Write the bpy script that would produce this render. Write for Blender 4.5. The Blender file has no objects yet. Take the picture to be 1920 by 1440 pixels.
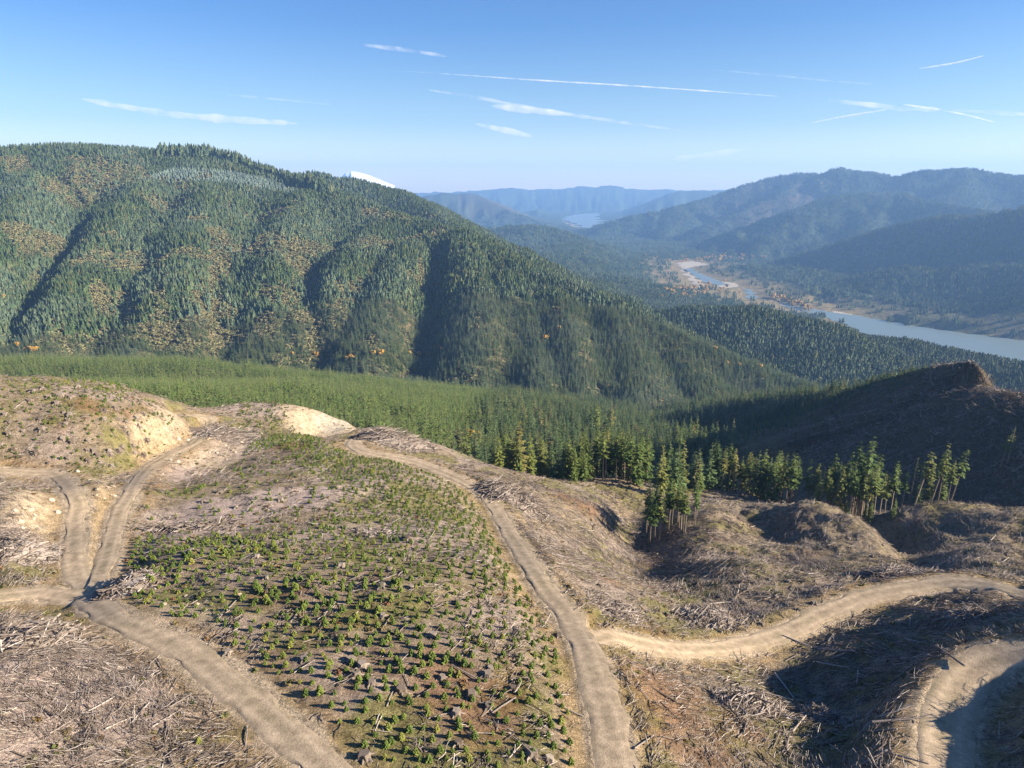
import bpy, math, random
import numpy as np
from mathutils import Matrix, Vector

random.seed(7)
rng = np.random.default_rng(7)
SC = bpy.context.scene
COL = SC.collection
R_ = math.radians

# ------------------------------------------------------------------ camera, world, sun
HC = 600.0                      # camera height above the lake
PITCH = R_(16.1)
F = 1281.0                      # focal length in pixels of the 1920 wide photograph
SUN_AZ, SUN_EL = 102.0, 23.0    # azimuth clockwise from +Y

cam_d = bpy.data.cameras.new('camera')
cam = bpy.data.objects.new('camera', cam_d); COL.objects.link(cam)
cam.location = (0, 0, HC)
cam.rotation_euler = (math.pi / 2 - PITCH, 0, 0)
cam_d.sensor_width = 36.0; cam_d.sensor_fit = 'HORIZONTAL'
cam_d.lens = 36.0 * F / 1920.0
cam_d.clip_start = 0.5; cam_d.clip_end = 200000.0
SC.camera = cam

world = bpy.data.worlds.new("World"); SC.world = world; world.use_nodes = True
wn = world.node_tree; wn.nodes.clear()
w_out = wn.nodes.new('ShaderNodeOutputWorld'); w_bg = wn.nodes.new('ShaderNodeBackground')
sky = wn.nodes.new('ShaderNodeTexSky'); sky.sky_type = 'NISHITA'; sky.sun_disc = False
sky.sun_elevation = R_(SUN_EL); sky.sun_rotation = R_(SUN_AZ)
sky.altitude = 500; sky.air_density = 1.0; sky.dust_density = 0.6; sky.ozone_density = 3.0
w_bg.inputs['Strength'].default_value = 0.05
w_mx = wn.nodes.new('ShaderNodeMix'); w_mx.data_type = 'RGBA'; w_mx.blend_type = 'MULTIPLY'; w_mx.inputs[0].default_value = 1.0; w_mx.inputs[7].default_value = (.50, .80, 1.12, 1)
w_tc = wn.nodes.new('ShaderNodeTexCoord'); w_sp = wn.nodes.new('ShaderNodeSeparateXYZ'); w_rp = wn.nodes.new('ShaderNodeValToRGB')   # paler air low down, deeper blue above
wn.links.new(w_tc.outputs['Generated'], w_sp.inputs[0]); wn.links.new(w_sp.outputs['Z'], w_rp.inputs[0]); wn.links.new(w_rp.outputs[0], w_mx.inputs[7])
w_rp.color_ramp.elements.new(.1); w_rp.color_ramp.elements.new(.2)
for e_, (p_, c_) in zip(w_rp.color_ramp.elements, ((0, (2.2, 1.75, 1.2)), (.08, (1.02, 1.05, 1.06)), (.2, (.52, .78, 1.08)), (.42, (.35, .66, 1.10)))): e_.position = p_; e_.color = (*c_, 1)
wn.links.new(sky.outputs[0], w_mx.inputs[6]); wn.links.new(w_mx.outputs[2], w_bg.inputs[0]); wn.links.new(w_bg.outputs[0], w_out.inputs[0])

sun_d = bpy.data.lights.new('sun', 'SUN'); sun_d.energy = 5.0; sun_d.angle = R_(0.53); sun_d.color = (1.0, 0.88, 0.70)
sun = bpy.data.objects.new('sun', sun_d); COL.objects.link(sun)
sv = Vector((math.sin(R_(SUN_AZ)) * math.cos(R_(SUN_EL)), math.cos(R_(SUN_AZ)) * math.cos(R_(SUN_EL)), math.sin(R_(SUN_EL))))
sun.rotation_euler = sv.to_track_quat('Z', 'Y').to_euler()
sun.location = (0, 0, HC + 500)
SC.view_settings.view_transform = 'Standard'; SC.view_settings.look = 'None'
SC.view_settings.exposure = 1.62; SC.view_settings.gamma = 1.0
SC.cycles.use_denoising = True; SC.cycles.denoising_prefilter = 'ACCURATE'
SC.cycles.volume_bounces = 1
SC.cycles.max_bounces = 6; SC.cycles.diffuse_bounces = 2; SC.cycles.glossy_bounces = 2
SC.cycles.use_adaptive_sampling = False; SC.cycles.adaptive_threshold = 0.015

# ------------------------------------------------------------------ helpers
SP, CP = math.sin(PITCH), math.cos(PITCH)
def ray(u, v):
    xc, yc = (u - 960.0) / F, (720.0 - v) / F
    d = np.array([xc, CP + yc * SP, -SP + yc * CP])
    hor = math.hypot(d[0], d[1])
    return math.atan2(d[0], d[1]), d[2] / hor        # azimuth, tan(elevation)
def at_r(u, v, r):
    a, t = ray(u, v)
    return (r * math.sin(a), r * math.cos(a), HC + r * t)
def at_z(u, v, z):                                   # z relative to the camera
    a, t = ray(u, v); r = z / t
    return (r * math.sin(a), r * math.cos(a), HC + z)
def project(p):
    x, y, z = p[..., 0], p[..., 1], p[..., 2] - HC
    dep = y * CP - z * SP
    return 960 + F * x / dep, 720 - F * (y * SP + z * CP) / dep, dep

def _h(ix, iy, seed):
    n = (ix.astype(np.int64) * 374761393 + iy.astype(np.int64) * 668265263 + seed * 974634777) & 0xFFFFFFFF
    n = ((n ^ (n >> 13)) * 1274126177) & 0xFFFFFFFF
    n = n ^ (n >> 16)
    return (n & 0xFFFF) / 65535.0
def vnoise(x, y, seed=0):
    ix, iy = np.floor(x), np.floor(y); fx, fy = x - ix, y - iy
    fx = fx * fx * fx * (fx * (fx * 6 - 15) + 10); fy = fy * fy * fy * (fy * (fy * 6 - 15) + 10)
    a, b = _h(ix, iy, seed), _h(ix + 1, iy, seed); c, d = _h(ix, iy + 1, seed), _h(ix + 1, iy + 1, seed)
    return (a + (b - a) * fx) * (1 - fy) + (c + (d - c) * fx) * fy
def fbm(x, y, seed=0, o=4):
    s, a, t = 0, 1.0, 0
    for k in range(o):
        s = s + a * (vnoise(x * 2 ** k + 17.3 * k, y * 2 ** k - 9.1 * k, seed + k) - .5); t += a; a *= .5
    return s / t * 2
def sstep(e0, e1, x):
    t = np.clip((x - e0) / (e1 - e0), 0, 1); return t * t * (3 - 2 * t)

# ------------------------------------------------------------------ polar height field
NA = 820
AZ = np.linspace(R_(-58), R_(64), NA)
def geo(a, b, q):
    n = int(math.log(b / a) / math.log(q)); return a * (b / a) ** (np.arange(n) / n)
RR = np.concatenate([geo(10, 45, 1.02), geo(45, 330, 1.0052), geo(330, 1000, 1.0065), geo(1000, 3600, 1.0068), geo(3600, 11000, 1.010), geo(11000, 25500, 1.03), [25500.0]])
NR = len(RR)
AG, RG = np.meshgrid(AZ, RR)
X, Y = RG * np.sin(AG), RG * np.cos(AG)

# --- near ground: thin plate spline through surveyed points (u, v, z below camera)
near = [(-200,1500,-50),(0,1440,-53),(480,1440,-56),(960,1440,-57),(1300,1440,-61),(1600,1440,-64),(1920,1440,-58),(2150,1440,-54),
 (-200,1250,-52),(0,1250,-53),(120,1230,-54),(300,1225,-58),(560,1260,-57),(800,1250,-57),(1000,1250,-59),(1130,1250,-61),(1300,1290,-66),(1500,1300,-69),(1700,1290,-67),(1850,1290,-62),(1920,1280,-59),(2060,1290,-58),
 (-150,1120,-61),(0,1120,-63),(150,1120,-65),(300,1130,-60),(220,1085,-62),(500,1100,-58),(700,1100,-58),(900,1080,-61),(1030,1080,-67),(1100,1180,-66),(1300,1150,-76),(1400,1210,-76),(1560,1160,-77),(1700,1110,-76),(1800,1100,-75),(1920,1110,-72),(1750,1180,-73),(2100,1130,-68),
 (-100,1000,-60),(40,1010,-61),(130,1000,-68),(210,1000,-68),(300,1000,-66),(500,980,-65),(700,980,-65),(880,980,-70),(960,1000,-77),(1060,1020,-84),(1180,1060,-90),(1300,1070,-84),(1380,1040,-86),(1490,1050,-91),(1600,1060,-86),(1690,1070,-84),(1800,1050,-93),(1900,1030,-98),
 (-80,884,-69),(0,884,-70),(100,892,-71),(190,910,-65),(245,915,-74),(60,945,-62),(400,900,-71),(600,900,-69),(750,890,-72),(840,890,-79),(940,900,-83),(1000,930,-88),(1060,940,-93),(1130,928,-98),(1180,955,-108),(1185,1000,-105),(1260,965,-103),(1330,948,-102),(1400,985,-101),(1440,1000,-108),(1500,948,-103),(1560,940,-104),(1630,975,-104),(1700,1010,-112),(1860,962,-108),(1930,958,-106),(1790,970,-112),
 (-80,790,-61),(0,800,-63),(150,800,-64),(290,800,-69),(390,803,-81),(320,850,-77),(440,845,-79),(550,830,-77),(680,825,-81),(760,855,-81),
 (-100,722,-60),(0,724,-62),(100,723,-63),(200,724,-65),(280,744,-73),(345,768,-82),(320,752,-100),
 (490,752,-84),(560,759,-83),(650,780,-85),(740,814,-86),(830,847,-86),(900,874,-88),(965,900,-91),(600,800,-86),(660,812,-86)]
pts = [at_z(*q) for q in near]
hid = [(-100,300,-95),(0,300,-96),(0,400,-135),(200,300,-98),(200,400,-130),(330,400,-135),(490,340,-122),(650,320,-128),(740,300,-138),(830,290,-142),(900,285,-142),(960,275,-138),(1000,250,-112),(1060,255,-115),(1060,280,-128),(1140,250,-110),(1140,275,-122),(1195,245,-110),(1195,275,-122),(1330,265,-122),(1330,300,-133),(1400,295,-131),(1450,265,-122),(1470,300,-133),(1560,262,-121),(1560,300,-134),(1640,258,-122),(1640,300,-135),(1690,268,-114),(1750,275,-112),(1800,277,-110),(1860,277,-109),(1920,277,-107),(1690,305,-133),(1750,314,-134),(1860,314,-131),(1920,316,-128),(1640,340,-148),(1860,370,-158),(960,330,-190),(1060,322,-180),(1200,322,-178),(1330,342,-180),(1460,345,-178),(1200,385,-232),(1400,385,-228),
 (-100,560,-220),(300,560,-220),(650,500,-230),(900,480,-240),(1150,500,-285),(1400,520,-290),(1700,500,-230),(1920,500,-215),(2150,420,-160),(2150,250,-110),(2250,120,-56),(-300,200,-58),(-300,120,-56),(2400,70,-50)]
for u, r, z in hid:
    a = ray(u, 900)[0]; pts.append((r * math.sin(a), r * math.cos(a), HC + z))
pts = np.array(pts)
def tps_fit(p):
    n = len(p); d = np.hypot(p[:, None, 0] - p[None, :, 0], p[:, None, 1] - p[None, :, 1]) / 100
    K = np.where(d > 0, d * d * np.log(d + 1e-12), 0) + np.eye(n) * 2e-3
    A = np.zeros((n + 3, n + 3)); A[:n, :n] = K
    P = np.c_[np.ones(n), p[:, :2] / 100]; A[:n, n:] = P; A[n:, :n] = P.T
    return np.linalg.solve(A, np.r_[p[:, 2], 0, 0, 0])
W = tps_fit(pts)
def tps(x, y):
    o = W[-3] + W[-2] * x / 100 + W[-1] * y / 100
    for i in range(len(pts)):
        d2 = ((x - pts[i, 0]) ** 2 + (y - pts[i, 1]) ** 2) / 1e4
        o = o + W[i] * .5 * d2 * np.log(d2 + 1e-12)
    return o
H = np.zeros((NR, NA))
inear = int(np.searchsorted(RR, 520))
H[:inear] = tps(X[:inear], Y[:inear])

# --- hills beyond: every ridge line falls away on both sides into ribs and gullies
M_CREST = [(-500,275,3100),(-200,262,3050),(0,266,3000),(150,262,2950),(280,266,2900),(380,280,2800),(480,306,2650),(560,330,2500),(640,352,2380),(720,378,2250),(800,402,2130),(850,414,2060),(900,444,1900),(1000,494,1700),(1100,534,1560),(1200,579,1480),(1300,619,1430),(1400,654,1420),(1500,692,1410),(1590,722,1400)]
M_BASE = [(-500,650,1380),(0,655,1420),(300,668,1330),(500,685,1260),(800,718,1100),(1000,757,1010),(1200,750,1080),(1500,722,1330)]
def lut(tab):
    q = sorted((ray(u, v)[0], r, r * ray(u, v)[1]) for u, v, r in tab); return np.array(q)
LC, LB = lut(M_CREST), lut(M_BASE)
def face(u, v, lift=0):                     # point of the big slope seen at (u, v)
    a, t = ray(u, v)
    rb, zb = np.interp(a, LB[:, 0], LB[:, 1]), np.interp(a, LB[:, 0], LB[:, 2])
    rc, zc = np.interp(a, LC[:, 0], LC[:, 1]), np.interp(a, LC[:, 0], LC[:, 2])
    k = (zc - zb) / (rc - rb); r = (zb - k * rb) / (t - k); r = min(max(r, rb * .8), rc)
    return (r * math.sin(a), r * math.cos(a), HC + r * t + lift)
def ridge(tab, tree=0): return [(x, y, z - tree) for x, y, z in (at_r(*q) for q in tab)]
RIDGES = []   # points, slope near, slope far, rounding, rib amount, rib length
def add_ridge(p, sn, sf=None, w=20, rib=0.0, L=300): RIDGES.append((np.array(p), sn, sf or sn, w, rib, L))
add_ridge(ridge(M_CREST, 24), .42, .5, 25, .25, 260)
add_ridge(ridge([(480,340,3250),(590,322,3200),(660,326,3150),(750,345,3050),(800,376,2850),(850,412,2500)], 26), .45, .5, 25, .25, 260)
for sp in ([(-170,650),(-90,520),(20,400),(60,320)], [(60,650),(100,560),(170,455),(225,385),(262,325)], [(230,668),(280,585),(335,490),(365,410),(392,345)],
           [(330,672),(355,600),(372,540)], [(505,685),(508,600),(512,500),(530,420),(565,350)], [(690,705),(700,620),(725,520),(765,440)], [(610,560),(650,480),(690,420)],
           [(885,738),(905,640),(905,540),(870,440)], [(985,752),(1000,690),(985,600),(950,505)], [(1085,750),(1095,670),(1070,590),(1035,525)], [(1190,748),(1200,690),(1180,630),(1150,575)], [(1320,735),(1310,690),(1280,640)]):
    q_ = [face(u, v, -16 + 5 * math.sin(u)) for u, v in sp]
    e_ = np.array(q_[0]) - np.array(q_[1]); e_ *= 260 / np.linalg.norm(e_[:2]); e_[2] = min(e_[2], -90)
    add_ridge([tuple(np.array(q_[0]) + e_)] + q_, .48, .48, 24, .28, 150)
# plantation lobes on the left
add_ridge(ridge([(-400,655,1000),(0,664,950),(250,672,880),(500,690,800),(700,712,760),(850,742,730),(950,772,700),(1010,800,690)], 9), .2, .45, 30, 0, 300)
add_ridge(ridge([(-300,715,470),(0,718,470),(250,728,440),(350,738,430),(500,742,450),(700,768,470),(850,806,480),(930,838,500)], 8), .3, .3, 20, .1, 120)
# dark ridge on the right with its bare knob
add_ridge(ridge([(2300,760,400),(2000,747,425),(1900,737,432),(1853,731,440)]), .62, .5, 8, .08, 60)
add_ridge(ridge([(1795,682,470),(1740,690,500),(1650,709,580)]), .66, .9, 4, .06, 60)
add_ridge(ridge([(1836,690,456),(1822,679,462),(1795,681,470)]), 1.7, 1.7, 3, .15, 14)
add_ridge(ridge([(1650,709,580),(1500,734,740),(1400,744,850),(1300,754,950),(1150,776,1050)], 7), .62, .45, 8, .08, 80)
# wooded hill between the spur and the lake, low flats
add_ridge(ridge([(1230,572,2050),(1330,568,2000),(1420,566,1980),(1490,588,1950),(1570,602,1930),(1630,632,1930),(1690,680,1850)], 22), .36, .5, 40, .3, 200)
add_ridge(ridge([(1640,628,2150),(1740,637,2080),(1830,649,2030),(1920,662,1980),(2200,690,1850)], 25), .12, .4, 40, .2, 200)
add_ridge(ridge([(1180,600,1750),(1300,640,1650),(1400,676,1600)], 20), .4, .5, 20, .2, 200)
# valley floor hummocks
add_ridge(ridge([(900,428,6600),(950,424,6500),(995,418,6400),(1030,428,6300),(1060,440,6200)], 25), .28, .3, 60, .2, 300)
add_ridge(ridge([(1060,452,5600),(1130,452,5400),(1200,455,5200),(1260,470,5000),(1280,490,4800)], 25), .10, .2, 60, .3, 400)
add_ridge(ridge([(900,470,4300),(1000,500,3900),(1100,520,3500),(1190,560,3100)], 25), .10, .1, 60, .3, 400)
# right bank hills
add_ridge(ridge([(2400,380,3500),(2100,420,3700),(1920,452,4000),(1850,466,4120),(1700,490,4350),(1560,512,4450),(1440,524,4500),(1410,540,4420)], 22), .70, .4, 50, .3, 450)
add_ridge(ridge([(2300,330,5200),(1920,386,5500),(1800,402,5650),(1770,400,5700),(1700,412,5800),(1620,441,5900),(1500,486,5900),(1440,503,5800)], 22), .68, .4, 50, .3, 450)
add_ridge(ridge([(1270,470,7300),(1320,446,7300),(1400,420,7300),(1490,388,7300),(1570,362,7600),(1680,358,7800),(1760,380,7300),(1850,392,7000)], 22), .52, .5, 50, .4, 500)
add_ridge(ridge([(1490,388,7300),(1460,430,6900),(1420,465,6500)], 22), .55, .55, 50, .3, 400)
add_ridge(ridge([(1680,358,7800),(1640,400,7200),(1610,430,6800)], 22), .55, .55, 50, .3, 400)
add_ridge(ridge([(1130,412,9600),(1165,398,9400),(1200,384,9300),(1260,372,9400),(1330,364,9600),(1400,342,9800),(1450,329,9900),(1490,324,9900),(1515,322,9700),(1540,322,9600),(1562,316,9500),(1575,313,9500),(1600,317,9500),(1680,327,9300),(1720,320,9300),(1760,314,9300),(1820,313,9300),(1880,322,9200),(1960,330,9000),(2300,335,8800)], 20), .5, .5, 50, .45, 600)
add_ridge(ridge([(1515,322,9700),(1480,355,9000),(1400,390,8500),(1330,420,8200)], 20), .55, .55, 50, .3, 500)
add_ridge(ridge([(1260,372,9400),(1280,400,8900),(1250,430,8400)], 20), .55, .55, 50, .3, 500)
add_ridge(ridge([(1820,313,9300),(1800,350,8500),(1760,375,8100)], 20), .55, .55, 50, .3, 500)
# pale ranges at the end of the valley
add_ridge(ridge([(760,372,12500),(830,362,12800),(880,360,13000),(930,364,12500),(980,372,12000),(1040,392,11500),(1060,405,11000)]), .22, .4, 80, .5, 700)
add_ridge(ridge([(1050,385,15500),(1090,372,15500),(1150,358,15800),(1230,353,16000),(1320,354,16000),(1400,356,16000)]), .22, .4, 80, .5, 900)
add_ridge(ridge([(300,352,21000),(700,356,21000),(800,356,21000),(860,355,21000),(920,350,21000),(965,348,21000),(1000,352,21000),(1040,350,21000),(1085,345,21000),(1110,347,21000),(1140,344,21000),(1165,350,21000),(1220,350,21000),(1300,352,21000),(1450,350,21000),(2200,350,21000)]), .25, .4, 80, .5, 1200)

i0 = int(np.searchsorted(RR, 300))
LAKE_FLOOR = 0.0
far = np.full((NR, NA), LAKE_FLOOR)
warp = fbm(X / 500, Y / 500, 40, 3)
def apply_ridge(P, sn, sf, w, rib, L, target):
    rr = np.hypot(P[:, 0], P[:, 1]); reach = (P[:, 2].max() - 0) / min(sn, sf) * 1.05 + 50
    a, b = max(i0, int(np.searchsorted(RR, rr.min() - reach))), int(np.searchsorted(RR, rr.max() + reach))
    az = np.arctan2(P[:, 0], P[:, 1])
    ma = reach / max(rr.min() * .7, 300); c, d = int(np.searchsorted(AZ, az.min() - ma)), int(np.searchsorted(AZ, az.max() + ma))
    sl = (slice(a, b), slice(c, d))
    x, y, rg = X[sl], Y[sl], RG[sl]; best = np.full(x.shape, -1e9); s0 = 0
    wv = warp[sl]
    for p, q in zip(P[:-1], P[1:]):
        e = q - p; l2 = e[0] ** 2 + e[1] ** 2; l = math.sqrt(l2)
        t = np.clip(((x - p[0]) * e[0] + (y - p[1]) * e[1]) / l2, 0, 1)
        cx, cy = p[0] + t * e[0], p[1] + t * e[1]
        dd = np.hypot(x - cx, y - cy); nearside = rg < np.hypot(cx, cy)
        sl_ = np.where(nearside, sn, sf)
        if rib:
            s = s0 + t * l
            sl_ = sl_ * (1 + rib * (np.abs(np.sin(np.pi * (s / L + .9 * wv))) - .4))
        best = np.maximum(best, p[2] + t * e[2] - sl_ * (np.sqrt(dd * dd + w * w) - w)); s0 += l
    target[sl] = np.maximum(target[sl], best)
for rd in RIDGES: apply_ridge(*rd, far)
amp = np.clip((RG - 350) / 900, 0, 1) * np.clip(far / 60, 0, 1)
n1 = fbm(X / 210, Y / 210, 3, 4); n2 = 1 - np.abs(fbm(X / 330, Y / 330, 11, 3)) * 2
far = far + amp * (n1 * 9 + (n2 - .6) * 9) * np.where(RG > 3600, 1.7, 1)
far[:i0] = -1e9
# lake, river and gravel bars lie on the flat valley bottom
def flat(px): return [at_z(u, v, -600)[:2] for u, v in px]
WET = [flat([(1462,566),(1500,574),(1560,586),(1600,591),(1700,609),(1800,624),(1920,639),(2250,672),(2250,740),(1920,708),(1800,676),(1700,650),(1640,634),(1580,606),(1520,588),(1475,577)]),
       flat([(1284,504),(1296,503),(1310,512),(1328,519),(1350,528),(1368,534),(1345,535),(1322,530),(1306,520),(1294,511)]),
       flat([(1396,542),(1411,543),(1421,562),(1402,560)]),
       flat([(1066,404),(1090,401),(1126,399),(1122,408),(1130,420),(1142,428),(1118,433),(1095,427),(1070,416),(1052,411)])]
BARS = [flat([(1268,492),(1300,490),(1330,496),(1300,500),(1284,506),(1276,502)]), flat([(1276,503),(1294,512),(1318,532),(1330,537),(1310,540),(1290,522)]), flat([(1352,528),(1380,531),(1386,537),(1362,541),(1345,537)]),
        flat([(1456,569),(1480,572),(1512,576),(1536,583),(1520,588),(1490,582)]), flat([(1560,583),(1580,586),(1600,590),(1590,594),(1565,589)]), flat([(1052,413),(1066,417),(1092,428),(1100,432),(1072,424)])]
def inpoly(px, py, poly):
    c = np.zeros(np.shape(px), bool); n = len(poly)
    for i in range(n):
        (x1, y1), (x2, y2) = poly[i], poly[(i + 1) % n]
        k = (y1 > py) != (y2 > py); c ^= k & (px < (x2 - x1) * (py - y1) / (y2 - y1 + 1e-12) + x1)
    return c
def polydist(x, y, q):                       # signed distance to a polygon, negative inside
    d = np.full(np.shape(x), 1e9)
    for (x1, y1), (x2, y2) in zip(q, q[1:] + q[:1]):
        ex, ey = x2 - x1, y2 - y1; t = np.clip(((x - x1) * ex + (y - y1) * ey) / (ex * ex + ey * ey + 1e-9), 0, 1); d = np.minimum(d, np.hypot(x - x1 - t * ex, y - y1 - t * ey))
    return np.where(inpoly(x, y, q), -d, d)
iw = int(np.searchsorted(RR, 2350))
for n_, q in enumerate(WET + BARS):
    sl_ = .55 if n_ == 0 else .10
    d_ = polydist(X[iw:], Y[iw:], q); far[iw:] = np.minimum(far[iw:], np.where(d_ <= 12, -.5, np.maximum(d_ - 12, 0) * sl_ + np.maximum(d_ - 500, 0) * .3))
for px_, dp_, wd_ in (([(775,692),(785,620),(800,540),(818,440)], 24, 32), ([(602,662),(597,590),(585,520),(572,470)], 17, 26), ([(0,590),(60,500),(110,440),(150,380)], 16, 30), ([(135,500),(210,440),(270,375)], 15, 30), ([(412,655),(405,560),(402,480)], 14, 22), ([(965,725),(985,640),(975,560)], 16, 26), ([(1130,735),(1130,660),(1110,590)], 14, 24)):
    p_ = np.array([face(*q) for q in px_]); a_, b_ = int(np.searchsorted(RR, 900)), int(np.searchsorted(RR, 3200)); best = np.zeros((b_ - a_, NA))
    for a, b in zip(p_[:-1], p_[1:]):
        e = (b - a)[:2]; x_, y_ = X[a_:b_] + 12 * warp[a_:b_], Y[a_:b_]; t = np.clip(((x_ - a[0]) * e[0] + (y_ - a[1]) * e[1]) / (e @ e), 0, 1); best = np.maximum(best, dp_ * np.exp(-((np.hypot(x_ - a[0] - t * e[0], y_ - a[1] - t * e[1]) / wd_) ** 2)))
    far[a_:b_] -= best
nearmask = np.where(np.arange(NR)[:, None] < inear, H, -1e9)
HT = np.maximum(nearmask, far)
k_ = 10.0
blend = (np.arange(NR)[:, None] < inear) & (np.arange(NR)[:, None] >= i0)
dm = np.abs(nearmask - far)
HT = np.where(blend & (dm < k_), HT + (k_ - dm) ** 2 / (4 * k_) * .6, HT)
H = HT

def fidx(r): return np.interp(r, RR, np.arange(NR))
def hat(x, y, A=None):
    A = H if A is None else A
    x, y = np.asarray(x, float), np.asarray(y, float)
    r = np.hypot(x, y); i = np.clip(fidx(r), 0, NR - 1.001); j = np.clip((np.arctan2(x, y) - AZ[0]) / (AZ[1] - AZ[0]), 0, NA - 1.001)
    i1, j1 = i.astype(int), j.astype(int); fi, fj = i - i1, j - j1
    return (A[i1, j1] * (1 - fj) + A[i1, j1 + 1] * fj) * (1 - fi) + (A[i1 + 1, j1] * (1 - fj) + A[i1 + 1, j1 + 1] * fj) * fi
def hit(u, v, rmin=0.0):                    # ground point seen at pixel (u, v)
    a, t = ray(u, v); j = int(np.clip((a - AZ[0]) / (AZ[1] - AZ[0]), 0, NA - 1))
    e = (H[:, j] - HC) / RR; k = np.nonzero((e >= t) & (RR > rmin))[0]
    if len(k) == 0: r = RR[-1]
    else:
        k = k[0]; r = RR[k]
        if k > 0 and e[k] != e[k - 1]: r = RR[k - 1] + (RR[k] - RR[k - 1]) * np.clip((t - e[k - 1]) / (e[k] - e[k - 1]), 0, 1)
    x, y = r * math.sin(a), r * math.cos(a)
    return np.array([x, y, float(hat(x, y))])

# --- short steep gullies between the slash covered humps
def carve(px, depth, wl, wr):
    p = np.array([hit(u, v) for u, v in px]); n_ = int(np.searchsorted(RR, 420)); best = np.zeros((n_, NA))
    for i, (a, b) in enumerate(zip(p[:-1], p[1:])):
        e = (b - a)[:2]; l2 = max(e @ e, 1e-6)
        t = np.clip(((X[:n_] - a[0]) * e[0] + (Y[:n_] - a[1]) * e[1]) / l2, 0, 1)
        dx, dy = X[:n_] - a[0] - t * e[0], Y[:n_] - a[1] - t * e[1]
        d = np.hypot(dx, dy) / np.where(dx > 0, wr, wl)
        ss = (i + t) / (len(p) - 1)
        best = np.maximum(best, depth * np.interp(ss, [0, .15, .5, 1], [.6, 1, .9, 0]) / (1 + d ** 2.4))
    H[:n_] -= best
carve([(1215, 945), (1192, 970), (1195, 1010), (1240, 1065), (1300, 1110), (1370, 1150)], 5.2, 10, 11)
carve([(1402, 945), (1425, 970), (1436, 1005), (1470, 1045), (1540, 1080), (1600, 1100)], 3.6, 10, 11)
carve([(1690, 985), (1705, 1005), (1730, 1030), (1800, 1062), (1900, 1085)], 8, 8, 10)
carve([(1480, 1250), (1540, 1270), (1600, 1300), (1630, 1340)], 4, 8, 9)

# ------------------------------------------------------------------ roads cut into the near ground
def spline(p, step=1.2):
    p = np.array(p, float); out = []
    for i in range(len(p) - 1):
        a, b, c, d = p[max(i - 1, 0)], p[i], p[i + 1], p[min(i + 2, len(p) - 1)]
        n = max(2, int(np.linalg.norm(c - b) / step))
        for k in range(n):
            t = k / n
            out.append(.5 * (2 * b + (c - a) * t + (2 * a - 5 * b + 4 * c - d) * t * t + (3 * b - a - 3 * c + d) * t ** 3))
    out.append(p[-1]); return np.array(out)
ROADS = [
 ('curving gravel logging road from the left edge down to the lower left bend', 4.3, [(-90,884),(0,884),(60,886),(108,896),(136,917),(147,948),(143,985),(138,1030),(143,1070),(156,1103),(178,1130),(215,1155),(270,1181),(340,1217),(400,1257),(450,1297),(500,1340),(560,1395),(640,1470)]),
 ('narrower dirt road climbing to the bend below the quarry hill', 3.9, [(170,1118),(195,1060),(210,1010),(226,960),(246,915),(276,880),(320,851),(365,826),(389,806),(394,792),(375,783),(345,776)]),
 ('faint grassy spur track running to the left edge from the road fork', 4.2, [(160,1122),(80,1123),(0,1122),(-110,1122)]),
 ('central gravel logging road winding up to the quarry', 4.2, [(1160,1475),(1150,1400),(1140,1350),(1120,1280),(1096,1212),(1060,1150),(1010,1080),(962,1010),(935,965),(912,932),(872,902),(822,882),(775,867),(735,857),(690,846),(662,832),(688,810),(715,798),(735,790)]),
 ('side gravel road sweeping right from the fork across the slash', 4.8, [(1108,1200),(1150,1196),(1230,1211),(1320,1218),(1400,1211),(1470,1189),(1540,1154),(1610,1125),(1690,1106),(1780,1096),(1860,1101),(1920,1110),(2040,1122)]),
 ('shaded gravel road bend in the bottom right corner', 6.0, [(1775,1470),(1770,1400),(1780,1340),(1806,1292),(1852,1258),(1920,1237),(2040,1222)]),
]
H0 = H.copy()
road_lines = []
for lab, w, px in ROADS:
    p = spline(np.array([hit(*q) for q in px]))
    z = p[:, 2].copy()
    for _ in range(60): z[1:-1] = (z[:-2] + z[1:-1] * 2 + z[2:]) / 4
    p[:, 2] = z; road_lines.append(p)
# quarry bowl
qc = hit(628, 790); qd = np.hypot((X - qc[0]), (Y - qc[1]))
ir = int(np.searchsorted(RR, 420))
RD = np.full((NR, NA), 99.0); RZ = np.zeros((NR, NA)); RW = np.full((NR, NA), 5.0)
xs, ys = X[:ir], Y[:ir]
H[:ir] += np.where(True, fbm(xs / 26, ys / 26, 21, 4) * 1.5 + fbm(xs / 6, ys / 6, 25, 3) * .45 + sstep(20, 60, xs - .12 * ys) * (fbm(xs / 11, ys / 11, 27, 3) * 1.9 + fbm(xs / 3.5, ys / 3.5, 29, 3) * .55), 0) * sstep(10, 45, RG[:ir])
H[:ir] -= 5.0 * np.exp(-((qd[:ir] / 13) ** 4))
for (lab, w, px), p in zip(ROADS, road_lines):
    for a, b in zip(p[:-1:3], np.r_[p[3::3], p[-1:]]):
        lo, hi = np.minimum(a, b)[:2] - 14, np.maximum(a, b)[:2] + 14
        m = (xs > lo[0]) & (xs < hi[0]) & (ys > lo[1]) & (ys < hi[1])
        if not m.any(): continue
        e = (b - a)[:2]; l2 = max(e @ e, 1e-6)
        t = np.clip(((xs[m] - a[0]) * e[0] + (ys[m] - a[1]) * e[1]) / l2, 0, 1)
        d = np.hypot(xs[m] - a[0] - t * e[0], ys[m] - a[1] - t * e[1]) - w / 2
        z = a[2] + t * (b[2] - a[2])
        cur = RD[:ir][m]; u_ = d < cur
        RD[:ir][m] = np.where(u_, d, cur); RZ[:ir][m] = np.where(u_, z, RZ[:ir][m])
k = sstep(7.5, 0.3, RD[:ir])
H[:ir] = H[:ir] * (1 - k) + RZ[:ir] * k
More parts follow.
